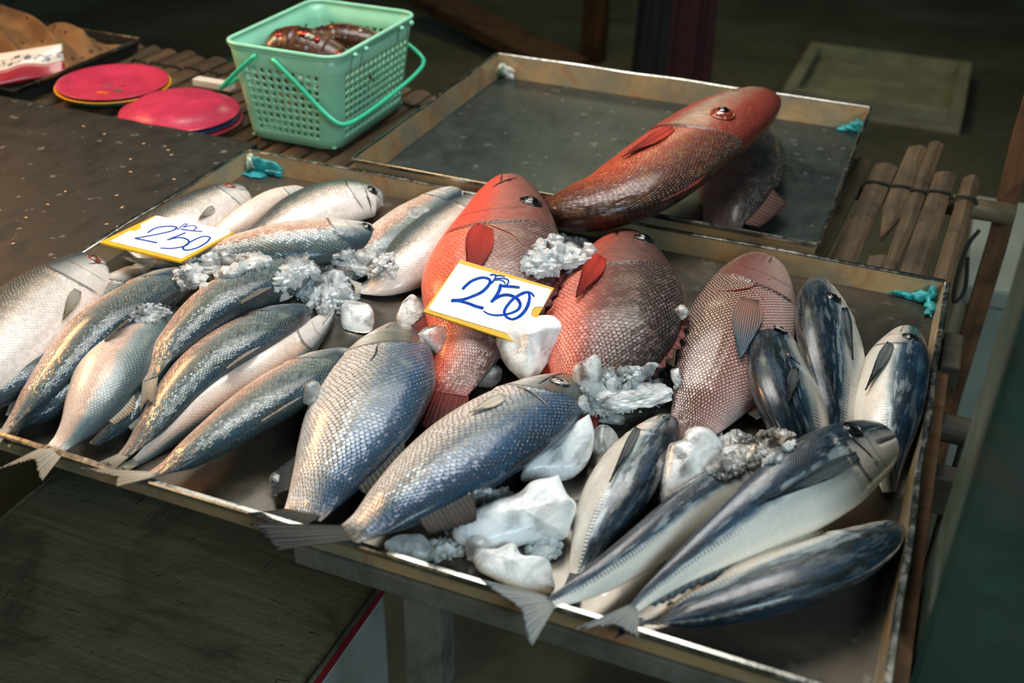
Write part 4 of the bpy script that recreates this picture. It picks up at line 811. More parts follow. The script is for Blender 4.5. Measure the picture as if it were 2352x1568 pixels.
price_card('small price card reading 250 in blue marker, at the left rim of the front tray',
    [(356, 495), (228, 556), (416, 601), (537, 534)],
    z1([(850, 518), (1000, 438), (1050, 440), (1090, 415), (1085, 390), (1210, 322), (1780, 436), (1770, 462), (1400, 652)]),
    [('digit_two', z1([(1140, 455), (1200, 420), (1290, 405), (1362, 412), (1340, 436), (1220, 466), (1045, 498)]), (2.6, 2.8, 2.6, 2.4)), ('digit_two', z1([(1040, 498), (1120, 514), (1212, 533)]), (2.2, 2.6)),
     ('digit_five', z1([(1432, 455), (1370, 480), (1292, 510)]), (2.6, 2.4)), ('digit_five', z1([(1292, 510), (1390, 492), (1455, 515), (1440, 552), (1340, 575), (1240, 574)]), (2.4, 2.6, 2.4, 1.8)), ('digit_five', z1([(1395, 428), (1480, 440), (1562, 446)]), (2.0, 1.8)),
     ('digit_zero', z1([(1622, 490), (1580, 482), (1510, 505), (1440, 545), (1412, 575), (1440, 590), (1520, 572), (1595, 530), (1625, 492)]), (2.4, 2.6, 2.8, 2.4)),
     ('currency_mark', z1([(1368, 432), (1430, 386), (1446, 392), (1415, 412), (1480, 400), (1518, 414), (1488, 440)]), (1.6, 1.6))],
    ['U1', 'U4', 'U2', 'M1'], 0.05, 0.0035, M['paper_plain'], ((250, 560), (420, 595)))

# ------------------------------------------------------------------ ice
def ice_mat(name, clear, c='e6eeee', rough=0.3):
    t = NT(name); p = t.obj(); n = t.noise(p, 55, 4, 0.6, 0.6); n2 = t.noise(p, 260, 3); fr = t.noise(p, 24, 3, 0.6, 0.8)
    w = t.smooth(fr, 0.34, 0.56, min(0.95, clear + 0.45), max(0.0, clear - 0.25))
    t.bsdf(Base_Color=lin(c), Roughness=t.smooth(n, 0.3, 0.7, rough * 0.3, rough), Transmission_Weight=w, IOR=1.31, Subsurface_Weight=0.0,
           Specular_IOR_Level=0.5, Coat_Weight=0.3, Coat_Roughness=0.06, Normal=t.bump(t.m('ADD', n, t.m('MULTIPLY', n2, 0.5)), 0.6, 0.003))
    return t.mat
M['ice'] = ice_mat('white_ice', 0.12, 'f4f7f7', 0.6); M['ice_clear'] = ice_mat('clear_ice', 0.90, 'f6fafa', 0.18); M['ice_mid'] = ice_mat('cloudy_ice', 0.55, 'f4f8f8', 0.3); M['crush'] = ice_mat('crushed_ice', 0.62, 'f6fafa', 0.14)
_ico = {}
def ico(sub):
    if sub not in _ico:
        bm = bmesh.new(); bmesh.ops.create_icosphere(bm, subdivisions=sub, radius=1); _ico[sub] = (np.array([v.co[:] for v in bm.verts]), [[v.index for v in f.verts] for f in bm.faces]); bm.free()
    return _ico[sub]
def chunk(seed, sub=4, facets=9, soft=14.0):
    D, F = ico(sub); g = np.random.default_rng(seed); N = g.normal(size=(facets, 3)); N /= np.linalg.norm(N, axis=1)[:, None]; d = g.uniform(0.62, 0.95, facets)
    c = np.maximum(D @ N.T, 0.02); R = d[None] / c; R = np.minimum(R, 3); r = -np.log(np.exp(-soft * R).sum(1) + np.exp(-soft * 1.15)) / soft
    V = D * r[:, None]; V = V * (1 + 0.05 * vnoise(V, 6, seed) + 0.018 * vnoise(V, 17, seed + 3))[:, None]; return V / np.abs(V).max(0), F
CR = np.array([AX[0], AY[0], AZ[0]]); CRh = np.array([CR[0], CR[1], 0]); CRh /= np.linalg.norm(CRh); CFh = np.array([-CRh[1], CRh[0], 0])
def ice(label, px, py, hx, hy, mat, seed, rot=0.0, sink=0.5, squash=1.0, floor=False, name='ice_chunk'):
    P, N, toc = first_hit(px, py + hy * 0.35) if not floor else (at(px, py + hy * 0.3, 0.0), np.array([0, 0, 1.0]), None)
    m = mpp(P); V, F = chunk(seed); a = math.radians(rot)
    rx, ry, rz = hx * m, hy * m * 1.15, hy * m * 0.95 * squash
    L = np.stack([V[:, 0] * rx, V[:, 1] * ry, V[:, 2] * rz], 1)
    x = L[:, 0] * math.cos(a) - L[:, 2] * math.sin(a); z = L[:, 0] * math.sin(a) + L[:, 2] * math.cos(a); zr = np.abs(z).max()
    # horizontal turn as well, so an elongated piece follows the image slant in depth
    c = at(px, py, (P[2] - TZ) + zr * sink) if not floor else at(px, py, zr * 0.9)
    W = c + np.outer(x, CRh) + np.outer(L[:, 1], CFh) + np.outer(z, [0, 0, 1.0])
    W[:, 2] = np.maximum(W[:, 2], TZ + 0.0008)
    o = mk(name, W, F, M[mat], smooth=True); return tag(o, label, 'ice', 'large pieces of ice')
def slab(label, outline, mat, seed, th, tilt=0.45, floor=False, lift=0.0):
    o = np.array(outline, float); c = o.mean(0); k = 72
    L = spline(np.r_[o, o[:1]], k + 1)[:-1]; ib = np.argmax(o[:, 1])
    P0 = at(o[ib][0], o[ib][1], 0.0) if floor else first_hit(c[0], c[1])[0]
    toc = CAM - P0; toc /= np.linalg.norm(toc); n = np.array([0, 0, 1.0]) * (1 - tilt) + toc * tilt; n /= np.linalg.norm(n)
    P0 = (at(o[ib][0], o[ib][1], th * 0.55 + lift) if floor else P0 + n * th * 0.35 + toc * lift)
    def on(px, py): d = ray(px, py); t = ((P0 - CAM) @ n) / (d @ n); return CAM + d * t
    E = np.array([on(*p) for p in L]); cc = on(*c); rings = []
    for a in np.linspace(-PI / 2, PI / 2, 15):
        kk = max(0.0, math.cos(a)) ** 0.45
        for q in ((1.0,) if abs(a) < 1.4 else (0.6, 0.0)): rings.append(cc + (E - cc) * kk * 1.0 + n * th * math.sin(a) * (0.85 + 0.0 * kk) if kk > 0.02 else np.repeat((cc + n * th * math.sin(a))[None], k, 0)); break
    V = np.array(rings); m = len(V); V = V.reshape(-1, 3)
    w = np.repeat(np.linspace(-1, 1, m), k); rel = V - cc; ln = np.linalg.norm(rel, axis=1)[:, None] + 1e-6
    V = V + rel / ln * (0.05 * vnoise(V, 130, seed) + 0.03 * vnoise(V, 320, seed + 1))[:, None] * th
    V = V + n * (th * 0.22 * vnoise(V, 90, seed + 2) * (1 - np.abs(w) ** 8))[:, None]
    V[:, 2] = np.maximum(V[:, 2], TZ + 0.0008)
    return tag(mk('ice_chunk', V, grid_faces(m, k, closed_m=True), M[mat], smooth=True), label, 'ice', 'large pieces of ice')
slab('cloudy ice piece next to the pointed snout of the white milkfish', [(783,703),(800,693),(845,700),(860,725),(858,760),(845,785),(810,775),(785,755)], 'ice_mid', 822, 0.014, floor=False)
slab('faceted ice piece left of the large price card', [(925,695),(948,675),(975,705),(985,730),(985,752),(955,768),(925,755),(910,735),(915,715)], 'ice_mid', 948, 0.014, floor=False)
slab('clear ice piece lying on the tail half of the first red snapper', [(955,775),(975,755),(1010,748),(1038,765),(1035,785),(1010,812),(985,800)], 'ice_clear', 998, 0.01, floor=False)
slab('big rounded white ice piece below the large price card', [(1145,765),(1190,740),(1260,735),(1292,760),(1285,800),(1255,835),(1215,875),(1190,865),(1160,830),(1140,795)], 'ice', 1215, 0.034, floor=False, lift=0.060)
ice('grey clear ice piece at the left of the big rounded white one', 1118, 856, 40, 36, 'ice_clear', 15)
ice('lumpy clear ice piece at the snout of the olive-headed sea bass', 1352, 858, 38, 44, 'ice_mid', 16)
ice('tiny ice piece on the dorsal fin between snapper and bream', 1566, 718, 17, 18, 'ice_mid', 17)
ice('small white ice chip on the belly of the pink bream', 1553, 862, 12, 18, 'ice', 18)
slab('long slanted white ice slab between the olive-headed sea bass and the white-bellied scad', [(1355,953),(1365,1000),(1350,1060),(1310,1092),(1250,1097),(1195,1102),(1205,1070),(1250,1030),(1300,985)], 'ice', 1285, 0.018, floor=True)
slab('widest white ice block, in front of the olive-headed sea bass', [(1285,1092),(1305,1140),(1325,1165),(1310,1215),(1300,1235),(1240,1232),(1180,1250),(1110,1262),(1060,1250),(1038,1225),(1060,1195),(1130,1155),(1190,1135),(1225,1105)], 'ice', 1195, 0.02, floor=True)
slab('white ice block at the front rim, in front of the widest one', [(1090,1260),(1140,1262),(1180,1252),(1200,1278),(1255,1285),(1270,1320),(1272,1358),(1210,1355),(1150,1335),(1100,1310),(1085,1285)], 'ice', 1180, 0.014, floor=True)
slab('large clear rounded ice piece with a dark heart beside the white-bellied scad', [(1535,1025),(1568,1015),(1575,995),(1620,992),(1655,1015),(1662,1050),(1640,1090),(1615,1125),(1560,1165),(1520,1170),(1513,1140),(1520,1080)], 'ice_mid', 1590, 0.02, floor=True)
ice('clear ice sliver under the snapper tail near the white-bellied scad', 1402, 962, 36, 18, 'ice_clear', 23)
ice('grey translucent ice piece just behind the white-bellied scad', 1388, 1020, 34, 38, 'ice_clear', 24, floor=True)
ice('flat thin ice flake on the flank of the grey-scaled milkfish', 955, 490, 42, 26, 'ice_clear', 25, sink=0.1, squash=0.35)
ice('glassy melting ice lump at the front rim below the sea bass fin', 945, 1262, 62, 30, 'ice_clear', 26, floor=True)
ice('glassy ice lump touching the widest white ice block', 1100, 1262, 44, 36, 'ice_clear', 27, floor=True)
ice('small clear ice chip between the blue-scaled milkfish and the first sea bass', 714, 900, 20, 28, 'ice_clear', 28)
ice('round clear ice bead on the bare tray by the sea bass tail', 645, 1106, 30, 24, 'ice_clear', 29, floor=True)
ice('small grey ice piece on the gap in front of the pale milkfish', 850, 590, 34, 26, 'ice_clear', 30)
ice('ice lump between the two upright snappers, on top of the crushed heap', 1300, 585, 52, 40, 'ice_mid', 31)
ice('cloudy ice lump in the heap above the white-tipped ice piece', 770, 650, 44, 32, 'ice_mid', 32)
def crushed(label, blobs, n, seed, smin=0.003, smax=0.0105, mat='crush', pile=0.012):
    g = np.random.default_rng(seed); mb = MB(); D, F = ico(1); D3, F3 = ico(4)
    for i, b in enumerate(blobs):                                    # packed core of the heap
        P = first_hit(b[0], b[1])[0]; m = mpp(P); V = D3 * (1 + 0.16 * vnoise(D3, 7, seed * 7 + i) + 0.10 * vnoise(D3, 19, seed + i) + 0.05 * vnoise(D3, 45, seed + i))[:, None]
        V = P + np.outer(V[:, 0] * b[2] * m * 0.92, CRh) + np.outer(V[:, 1] * b[3] * m * 1.15, CFh) + np.outer(V[:, 2] * b[3] * m * 0.42, [0, 0, 1.0]); V[:, 2] = np.maximum(V[:, 2], TZ + 0.0006); mb.add(V, F3)
    for k in range(n):
        b = blobs[g.integers(len(blobs))]; a = g.uniform(0, 2 * PI); r = math.sqrt(g.uniform(0, 1)); px, py = b[0] + b[2] * r * math.cos(a), b[1] + b[3] * r * math.sin(a)
        P, N, toc = first_hit(px, py); s = (smin + (smax - smin) * g.uniform(0, 1) ** 1.8) * (1.1 - 0.3 * r)
        P = P + np.array([0, 0, (b[3] * mpp(P) * 0.42) * math.sqrt(max(0, 1 - r * r))]) + N * s * 0.1
        V = D * g.uniform(0.6, 1.2, (len(D), 1)) * s * g.uniform(0.6, 1.3, 3) + P; V[:, 2] = np.maximum(V[:, 2], TZ + 0.0006); mb.add(V, F)
    o = mb.build('crushed_ice', M[mat], None, smooth=False); return tag(o, label, 'crushed ice', 'heaps of crushed ice', 'stuff')
crushed('heap of crushed ice in front of the arched milkfish heads', [(715, 655, 85, 40), (760, 690, 60, 35), (690, 620, 40, 20)], 700, 1)
crushed('crushed ice between the crosswise milkfish and the dark ones', [(500, 612, 80, 26), (440, 640, 40, 26), (580, 605, 40, 16)], 420, 2)
crushed('crushed ice heaped between the two upright red snappers', [(1285, 590, 62, 42), (1240, 610, 40, 30), (1330, 580, 35, 25)], 480, 3)
crushed('grey slush of crushed ice below the dark-backed snapper', [(1440, 900, 105, 50), (1390, 930, 60, 30), (1510, 880, 50, 40)], 800, 4, 0.0025, 0.008, 'crush', 0.02)
crushed('strip of crushed ice above the back of the largest scad', [(1720, 1045, 75, 30), (1780, 1015, 50, 22), (1665, 1075, 40, 22), (1690, 1015, 40, 18)], 620, 5, 0.0025, 0.0085, 'crush')
crushed('melting ice crumbs at the front rim around the white blocks', [(1080, 1230, 60, 30), (1010, 1265, 70, 22), (1250, 1260, 40, 25), (1130, 1150, 60, 26)], 420, 6, 0.0025, 0.008, 'ice_mid')
crushed('crushed ice beside the tail tip of the pale milkfish', [(860, 610, 55, 32), (800, 600, 40, 18)], 240, 7, 0.003, 0.008, 'ice_mid')
crushed('ice crumbs at the head of the belly-up forked-tail milkfish', [(355, 715, 40, 16), (330, 728, 40, 14)], 90, 8, 0.003, 0.007)

# ------------------------------------------------------------------ green basket and its contents
def basket():
    B0 = (-1.186, -0.996, 1.640, 1.922); B1 = (-1.206, -0.974, 1.622, 1.938); H = 0.178; Rc = 0.032; zb = T0 + 0.001
    r = empty('basket', ((B0[0] + B0[1]) / 2, (B0[2] + B0[3]) / 2, zb), 'mint green perforated plastic basket with carrying handles, full of brown shellfish', 'basket')
    def pt(seg, u, v):
        b = [B0[i] + (B1[i] - B0[i]) * v for i in range(4)]; z = zb + H * v; k = Rc
        cs = [(b[0] + k, b[2] + k, PI), (b[1] - k, b[2] + k, 1.5 * PI), (b[1] - k, b[3] - k, 0.0), (b[0] + k, b[3] - k, 0.5 * PI)]
        i = seg // 2; c = cs[i]; n = cs[(i + 1) % 4]
        if seg % 2 == 0:
            a = c[2] + u * PI / 2; return (c[0] + k * math.cos(a), c[1] + k * math.sin(a), z)
        a = c[2] + PI / 2; p = (c[0] + k * math.cos(a), c[1] + k * math.sin(a)); q = (n[0] + k * math.cos(n[2]), n[1] + k * math.sin(n[2]))
        return (p[0] + (q[0] - p[0]) * u, p[1] + (q[1] - p[1]) * u, z)
    V, F = [], []
    def quad(*P): s = len(V); V.extend(P); F.append(tuple(range(s, s + len(P))))
    rows = 9; v0, v1 = 0.09, 0.80; dv = (v1 - v0) / rows
    for seg in range(8):
        nc = 5 if seg % 2 == 0 else (10 if seg in (1, 5) else 14)
        for c in range(nc):
            u0, u1 = c / nc, (c + 1) / nc
            um = (u0 + u1) / 2
            for a0, a1 in ((u0, um), (um, u1)) if seg % 2 else ((u0, u1),): quad(pt(seg, a0, 0), pt(seg, a1, 0), pt(seg, a1, v0), pt(seg, a0, v0)); quad(pt(seg, a0, v1), pt(seg, a1, v1), pt(seg, a1, 1), pt(seg, a0, 1))
            for k in range(rows):
                a, b = v0 + dv * k, v0 + dv * (k + 1)
                if seg % 2 == 0:
                    for b0, b1 in ((a, (a + b) / 2), ((a + b) / 2, b)): quad(pt(seg, u0, b0), pt(seg, u1, b0), pt(seg, u1, b1), pt(seg, u0, b1))
                    continue
                uc, vc, hu, hv = (u0 + u1) / 2, (a + b) / 2, (u1 - u0) / 2, dv / 2; s = len(V); out = [(-1, -1), (0, -1), (1, -1), (1, 0), (1, 1), (0, 1), (-1, 1), (-1, 0)]
                for x, y in out: V.append(pt(seg, uc + x * hu, vc + y * hv))
                for x, y in out: l = math.hypot(x, y); V.append(pt(seg, uc + x / l * hu * 0.60, vc + y / l * hv * 0.64))
                for i in range(8): j = (i + 1) % 8; F.append((s + i, s + j, s + 8 + j, s + 8 + i))
    bm = bmesh.new(); vs = [bm.verts.new(v) for v in V]
    for f in F: bm.faces.new([vs[i] for i in f])
    bmesh.ops.remove_doubles(bm, verts=bm.verts, dist=1e-5); bmesh.ops.recalc_face_normals(bm, faces=bm.faces); bm.verts.index_update()
    o = mk('wall', [v.co[:] for v in bm.verts], [[v.index for v in f.verts] for f in bm.faces], M['basket'], r); bm.free()
    m = o.modifiers.new('thickness', 'SOLIDIFY'); m.thickness = 0.0024; m.offset = -1
    MB().box(B0[0] + 0.006, B0[1] - 0.006, B0[2] + 0.006, B0[3] - 0.006, zb, zb + 0.003, 0.001).build('base', M['basket'], r)
    P = [pt(s, u, 1.0) for s in range(8) for u in np.linspace(0, 1, 7)[:-1]]; P.append(P[0]); MB().tube(P, 0.0042, 8, cap=False).build('rim', M['basket'], r, smooth=True)
    P2 = [pt(s, u, 0.965) for s in range(8) for u in np.linspace(0, 1, 7)[:-1]]; P2.append(P2[0]); MB().tube(P2, 0.0026, 8, cap=False).build('rim', M['basket'], r, smooth=True)
    yn, yf = B1[2] - 0.006, B1[3] + 0.006
    h1 = [(-1.098, yn, zb + 0.164), (-1.040, yn - 0.002, zb + 0.118), (-0.992, yn - 0.004, zb + 0.078), (-0.968, yn, zb + 0.064), (-0.958, yn + 0.03, zb + 0.062), (-0.956, 1.78, zb + 0.066), (-0.958, yf - 0.03, zb + 0.078), (-0.968, yf, zb + 0.090), (-1.03, yf, zb + 0.13), (-1.098, yf, zb + 0.164)]
    MB().tube(spl3(h1, 60), 0.0042, 10).build('handle', M['handle'], r, smooth=True)
    h2 = [(-1.132, yn, zb + 0.166), (-1.175, yn - 0.002, zb + 0.130), (-1.212, yn - 0.002, zb + 0.096), (-1.222, yn + 0.006, zb + 0.090), (-1.224, 1.66, zb + 0.090), (-1.224, 1.90, zb + 0.092), (-1.222, yf, zb + 0.10), (-1.175, yf, zb + 0.13), (-1.132, yf, zb + 0.166)]
    MB().tube(spl3(h2, 60), 0.0042, 10).build('handle', M['handle'], r, smooth=True)
    for y in (1.68, 1.72, 1.86, 1.90): blob = ico(2); mk('clip', blob[0] * [0.005, 0.006, 0.005] + [-0.968, y, zb + 0.170], blob[1], M['basket'], r)
basket()
shell = [simple('brown_shell', '5e3018', 0.25, var=0.5, scale=60, bump=0.35, coat=0.4, col2='2a150b'), simple('dark_shell', '3a2012', 0.3, var=0.5, scale=60, bump=0.35, coat=0.4, col2='140c08')]
M['redspot'] = simple('red_spot', 'c01820', 0.2, var=0.2, coat=0.6); M['palespot'] = simple('pale_spot', 'd8c8b0', 0.4, var=0.3, scale=150, bump=0.3); M['orange'] = simple('orange_spot', 'd8701c', 0.4, var=0.2)
def shellfish(label, path, rad, mat, spots, seed):
    P = spl3([(p[0], p[1], T0 + p[2]) for p in path], 64); r = empty('brown_shellfish', P[0] - [0, 0, rad], label, 'shellfish', 'brown shellfish in the basket')
    s = np.linspace(0, 1, 64); seg = (s * 6) % 1.0; rr = rad * (0.55 + 0.5 * np.sin(PI * np.clip(s * 0.9 + 0.12, 0, 1)) ** 0.6) * (0.95 + 0.07 * seg)
    rr = rr * 1.35; mb = MB(); mb.tube(P, rr, 18, sq=0.75); o = mb.build('shell', shell[mat], r, smooth=True)
    T = np.gradient(P, axis=0)
    for i, (u, kind, size) in enumerate(spots):
        k = int(u * 63); side = np.cross(T[k], [0, 0, 1]); side /= np.linalg.norm(side) + 1e-9; side = side if side @ (CAM - P[k]) > 0 else -side
        q = P[k] + (np.array([0, 0, 0.75]) + side * 0.55) * rr[k] * 0.92; D, F = ico(2); g = np.random.default_rng(seed * 10 + i)
        mk({'r': 'red_spot', 'p': 'pale_spot', 'o': 'orange_spot'}[kind], D * (1 + 0.25 * vnoise(D, 5, seed + i))[:, None] * size * np.array([1, 1, 0.7]) + q, F, M[{'r': 'redspot', 'p': 'palespot', 'o': 'orange'}[kind]], r)
    for j in range(5):                                               # legs folded along the flank
        k = 12 + j * 9; side = np.cross(T[k], [0, 0, 1]); side /= np.linalg.norm(side) + 1e-9
        for sg in (-1, 1):
            a = P[k] + side * sg * rr[k] * 0.8 - [0, 0, rr[k] * 0.3]; b = a + side * sg * 0.006 - [0, 0, 0.006] + T[k] / np.linalg.norm(T[k]) * 0.014
            MB().tube([a, (a + b) / 2 + [0, 0, 0.002], b], [0.0022, 0.0018, 0.0008], 6).build('leg', shell[mat], r, smooth=True)
shellfish('glossy brown shellfish with red and white spots lying on top in the green basket', [(-1.165, 1.715, 0.142), (-1.145, 1.730, 0.158), (-1.105, 1.735, 0.158), (-1.065, 1.745, 0.144), (-1.022, 1.752, 0.120)], 0.026, 0, [(0.05, 'p', 0.009), (0.12, 'r', 0.007), (0.48, 'r', 0.006), (0.52, 'p', 0.007), (0.56, 'p', 0.006), (0.62, 'r', 0.006), (0.44, 'o', 0.005), (0.85, 'o', 0.005), (0.9, 'r', 0.006)], 1)
shellfish('long ridged brown shellfish lying along the back of the green basket', [(-1.150, 1.835, 0.136), (-1.10, 1.855, 0.142), (-1.05, 1.868, 0.138), (-1.015, 1.872, 0.130)], 0.022, 0, [(0.3, 'o', 0.004), (0.7, 'p', 0.004)], 2)
shellfish('dark shellfish under the spotted one at the near end of the basket', [(-1.160, 1.672, 0.118), (-1.12, 1.672, 0.116), (-1.07, 1.676, 0.104), (-1.025, 1.680, 0.086)], 0.022, 1, [(0.5, 'p', 0.006), (0.55, 'r', 0.006)], 3)
shellfish('curved brown shellfish at the right side of the green basket', [(-1.022, 1.69, 0.098), (-1.012, 1.74, 0.102), (-1.014, 1.80, 0.112), (-1.030, 1.835, 0.112)], 0.020, 0, [(0.2, 'p', 0.005), (0.1, 'r', 0.005)], 4)
shellfish('dark shellfish at the left side of the green basket', [(-1.16, 1.72, 0.110), (-1.16, 1.78, 0.112), (-1.155, 1.85, 0.104)], 0.022, 1, [], 5)
def bag():
    D, F = ico(4); V = D * (1 + 0.12 * vnoise(D, 7, 3) + 0.06 * vnoise(D, 17, 4))[:, None] * [0.080, 0.115, 0.038] + [-1.091, 1.78, T0 + 0.047]
    tag(mk('plastic_bag', V, F, simple('pale_plastic_bag', 'd8c890', 0.25, var=0.5, scale=22, bump=0.5, col2='8a6a3a')), 'pale crumpled bag seen through the holes low in the green basket', 'bag')
bag()

# ------------------------------------------------------------------ plates, foam strip, tray contents on the left
def plate(label, cx, cy, z, R, mat, inv=False, prints=()):
    r = empty('plate', (cx, cy, T0 + z), label, 'plate', 'round plastic plates'); h = 0.020 if inv else 0.016
    prof = [(0, 0.0030), (0.60 * R, 0.0030), (0.72 * R, 0.0045), (0.80 * R, 0.010), (0.97 * R, h), (R, h + 0.0006), (R, h - 0.0016), (0.97 * R, h - 0.002), (0.80 * R, 0.0075), (0.72 * R, 0.0015), (0.66 * R, 0.0), (0, 0.0005)]
    if inv: prof = [(a, h - b + 0.0006) for a, b in prof][::-1]
    k = 56; V = [(cx + a * math.cos(2 * PI * j / k), cy + a * math.sin(2 * PI * j / k), T0 + z + b) for a, b in prof for j in range(k)]
    mk('dish', V, grid_faces(len(prof), k, closed_m=True), mat, r)
    for (dx, dy, a, b, rot, m2) in prints:
        c = [(cx + dx + math.cos(rot) * a * math.cos(t) - math.sin(rot) * b * math.sin(t), cy + dy + math.sin(rot) * a * math.cos(t) + math.cos(rot) * b * math.sin(t), T0 + z + (0.0034 if not inv else h + 0.0004)) for t in np.linspace(0, 2 * PI, 14)[:-1]]
        mk('printed_motif', c + [(x, y, q - 0.0003) for x, y, q in c], [tuple(range(13)), tuple(range(25, 12, -1))] + [(i, i + 13, (i + 1) % 13 + 13, (i + 1) % 13) for i in range(13)], m2, r, smooth=False)
pc = at(260, 190, 0.022); px_, py_ = pc[0], pc[1]
plate('dark green plate at the bottom of the stack with the yellow plate', px_, py_, -0.003, 0.108, M['greenp']); plate('yellow plate between the pink and green plates', px_, py_, 0.0035, 0.114, M['yellowp'])
plate('upright pink plate with faded print on top of the yellow plate', px_, py_, 0.0095, 0.110, M['pink'], False, [(0.02, -0.012, 0.010, 0.006, 0.5, M['greenp']), (0.0, -0.035, 0.013, 0.006, 0.3, M['orange']), (0.012, 0.012, 0.008, 0.005, 0.2, M['redp']), (-0.018, 0.004, 0.012, 0.006, 0.6, simple('grey_print', '8a5a6a', 0.4))])
pc = at(412, 248, 0.02); px_, py_ = pc[0], pc[1]
plate('red plate at the bottom of the overturned stack', px_ + 0.010, py_, -0.003, 0.110, M['redp'], True); plate('blue plate under the overturned pink plate', px_ + 0.005, py_, 0.005, 0.110, M['bluep'], True); plate('overturned pink plate on the blue plate, left of the green basket', px_, py_, 0.013, 0.114, M['pink'], True)
p = at(490, 190, 0.01); MB().box(p[0] - 0.05, p[0] + 0.04, p[1] - 0.006, p[1] + 0.02, T0 - 0.003, T0 + 0.010, 0.002); tag(MB().box(p[0] - 0.05, p[0] + 0.04, p[1] - 0.004, p[1] + 0.02, T0 - 0.003, T0 + 0.012, 0.002).build('foam_strip', M['foam']), 'white foam strip behind the overturned pink plate', 'foam strip')
def cloth():
    n, m = 90, 90; X = np.linspace(-2.20, -1.700, n); Y = np.linspace(1.715, 1.965, m); g = np.meshgrid(X, Y, indexing='ij'); P = np.stack([g[0].ravel(), g[1].ravel(), np.zeros(n * m)], 1)
    u = np.linspace(0, 1, n)[:, None]; v = np.linspace(0, 1, m)[None]
    q = P[:, 0] * 0.6 + P[:, 1]; w = np.sin(q * 34 + 2.2 * vnoise(P, 9, 2)).reshape(n, m); w2 = np.sin(q * 120 - P[:, 0] * 30 + 2.0 * vnoise(P, 14, 5)).reshape(n, m)
    Hh = (0.105 - 0.060 * u ** 1.3) * np.sin(PI * np.clip(v, 0.03, 0.97)) ** 0.5 * (0.85 + 0.15 * vnoise(P, 8, 3).reshape(n, m)) + 0.030 * (1 - np.abs(w)) ** 0.8 - 0.012 + 0.004 * w2
    ed = np.minimum(np.minimum(u, 1 - u) * 7, np.minimum(v, 1 - v) * 7).clip(0, 1); Hh = Hh * ed
    V = P.copy(); V[:, 2] = T0 + 0.004 + np.maximum(Hh, 0).ravel(); V[:, 0] += 0.012 * vnoise(P, 20, 8) * ed.ravel(); V[:, 1] += 0.012 * vnoise(P, 20, 9) * ed.ravel()
    B = V - [0, 0, 0.0022]; B[:, 2] = np.maximum(B[:, 2], T0 + 0.0012); k = n * m; F = [f[::-1] for f in grid_faces(n, m)]; F = F + [tuple(i + k for i in f[::-1]) for f in F]
    t = NT('brown_dotted_cloth'); p = t.obj(); vo = t.n('TexVoronoi', {'Vector': p, 'Scale': 38.0, 'Randomness': 0.35}).outputs[0]; nn = t.noise(p, 160, 3); wv = t.noise(p, 700, 2)
    c = t.mix(t.smooth(t.noise(p, 14, 3), 0.35, 0.65), lin('8a6840'), lin('6e5030')); c = t.mix(t.smooth(vo, 0.16, 0.22, 1.0, 0.0), c, lin('3a2018'))
    t.bsdf(Base_Color=c, Roughness=0.85, Normal=t.bump(t.m('ADD', nn, wv), 0.25, 0.001))
    tag(mk('brown_cloth', np.r_[V, B], F, t.mat), 'crumpled brown cloth with dark dots in the far left tray', 'cloth')
cloth()
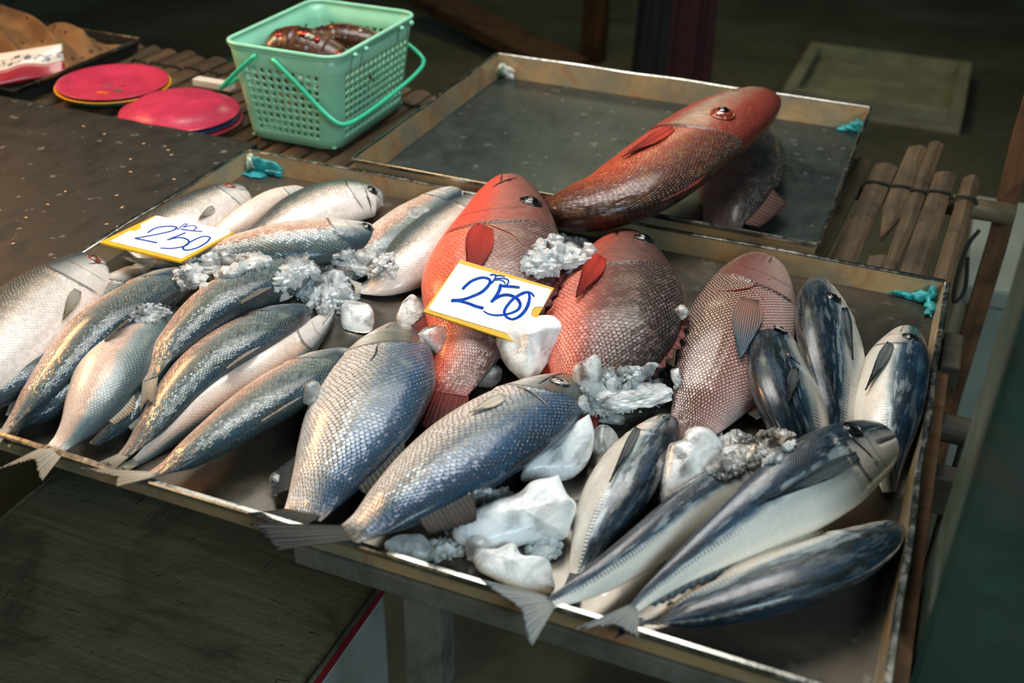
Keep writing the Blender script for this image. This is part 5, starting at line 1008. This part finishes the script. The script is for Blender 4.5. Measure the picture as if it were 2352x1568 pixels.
def packet():
    a, b, c, d = at(-60, 132, 0.055), at(142, 100, 0.066), at(150, 168, 0.016), at(-60, 205, 0.010); n, m = 24, 16; V = []; UV = []
    nn = np.cross(b - a, d - a); nn /= np.linalg.norm(nn); nn = nn if nn[2] > 0 else -nn
    for i in range(n):
        for j in range(m):
            u, v = i / (n - 1), j / (m - 1); p = a * (1 - u) * (1 - v) + b * u * (1 - v) + c * u * v + d * (1 - u) * v; w = np.array([[u * 3, v * 3, 0]])
            V.append(p + nn * (0.010 * math.sin(PI * u) * math.sin(PI * v) + 0.003 * vnoise(w, 3, 1)[0] * math.sin(PI * v))); UV.append((u, v))
    V = np.array(V); k = n * m; F = grid_faces(n, m); F = F + [tuple(i + k for i in f[::-1]) for f in F]
    rg = [i * m for i in range(n)] + [(n - 1) * m + j for j in range(1, m)] + [i * m + m - 1 for i in range(n - 2, -1, -1)] + [j for j in range(m - 2, 0, -1)]
    for i in range(len(rg)): p, q = rg[i], rg[(i + 1) % len(rg)]; F.append((p, q, q + k, p + k))
    t = NT('printed_packet_film'); u = t.sep(t.uv('pk')); wv = t.m('ADD', u[1], t.m('MULTIPLY', t.m('SINE', t.m('MULTIPLY', u[0], 14.0)), 0.04)); wv = t.m('SUBTRACT', wv, t.m('MULTIPLY', u[0], -0.0))
    col = t.mix(t.smooth(t.noise(t.mapv(t.uv('pk'), (14, 9, 1)), 1.0, 3), 0.5, 0.56), lin('cfcabf'), lin('3a3a38'))
    col = t.mix(t.smooth(wv, 0.26, 0.28, 1.0, 0.0), col, lin('e4ddd2')); col = t.mix(t.smooth(wv, 0.52, 0.53), col, lin('e4ddd2')); col = t.mix(t.smooth(wv, 0.58, 0.59), col, lin('a01828')); col = t.mix(t.smooth(t.m('ABSOLUTE', t.m('SUBTRACT', wv, 0.64)), 0.008, 0.014, 1.0, 0.0), col, lin('d8b0a0'))
    t.bsdf(Base_Color=col, Roughness=0.3, Coat_Weight=0.4)
    tag(mk('snack_packet', np.r_[V, V - nn * 0.004], F, t.mat, uv={'pk': UV + UV}), 'red and white printed packet lying on the edge of the far left tray', 'packet')
packet()
M['scale_fleck'] = simple('dry_fish_scale', 'd8b890', 0.4, var=0.2)
D2, F2 = ico(1)
for i, (a, b) in enumerate([(400, 412), (280, 477), (245, 515), (270, 521), (268, 449), (192, 290), (240, 308), (386, 345), (300, 366), (394, 356), (110, 470), (30, 560), (300, 395), (150, 440), (330, 330), (60, 500)]):
    p = at(a, b, 0.0225); tag(mk('fish_scale', (D2 * np.array([0.0042, 0.0026, 0.0006])) @ np.array(Matrix.Rotation(i * 1.3, 3, 'Z')) + p + [0, 0, 0.0004], F2, M['scale_fleck']), 'loose dry fish scale stuck on the dark metal sheet', 'fish scale', 'loose fish scales on the metal sheet')
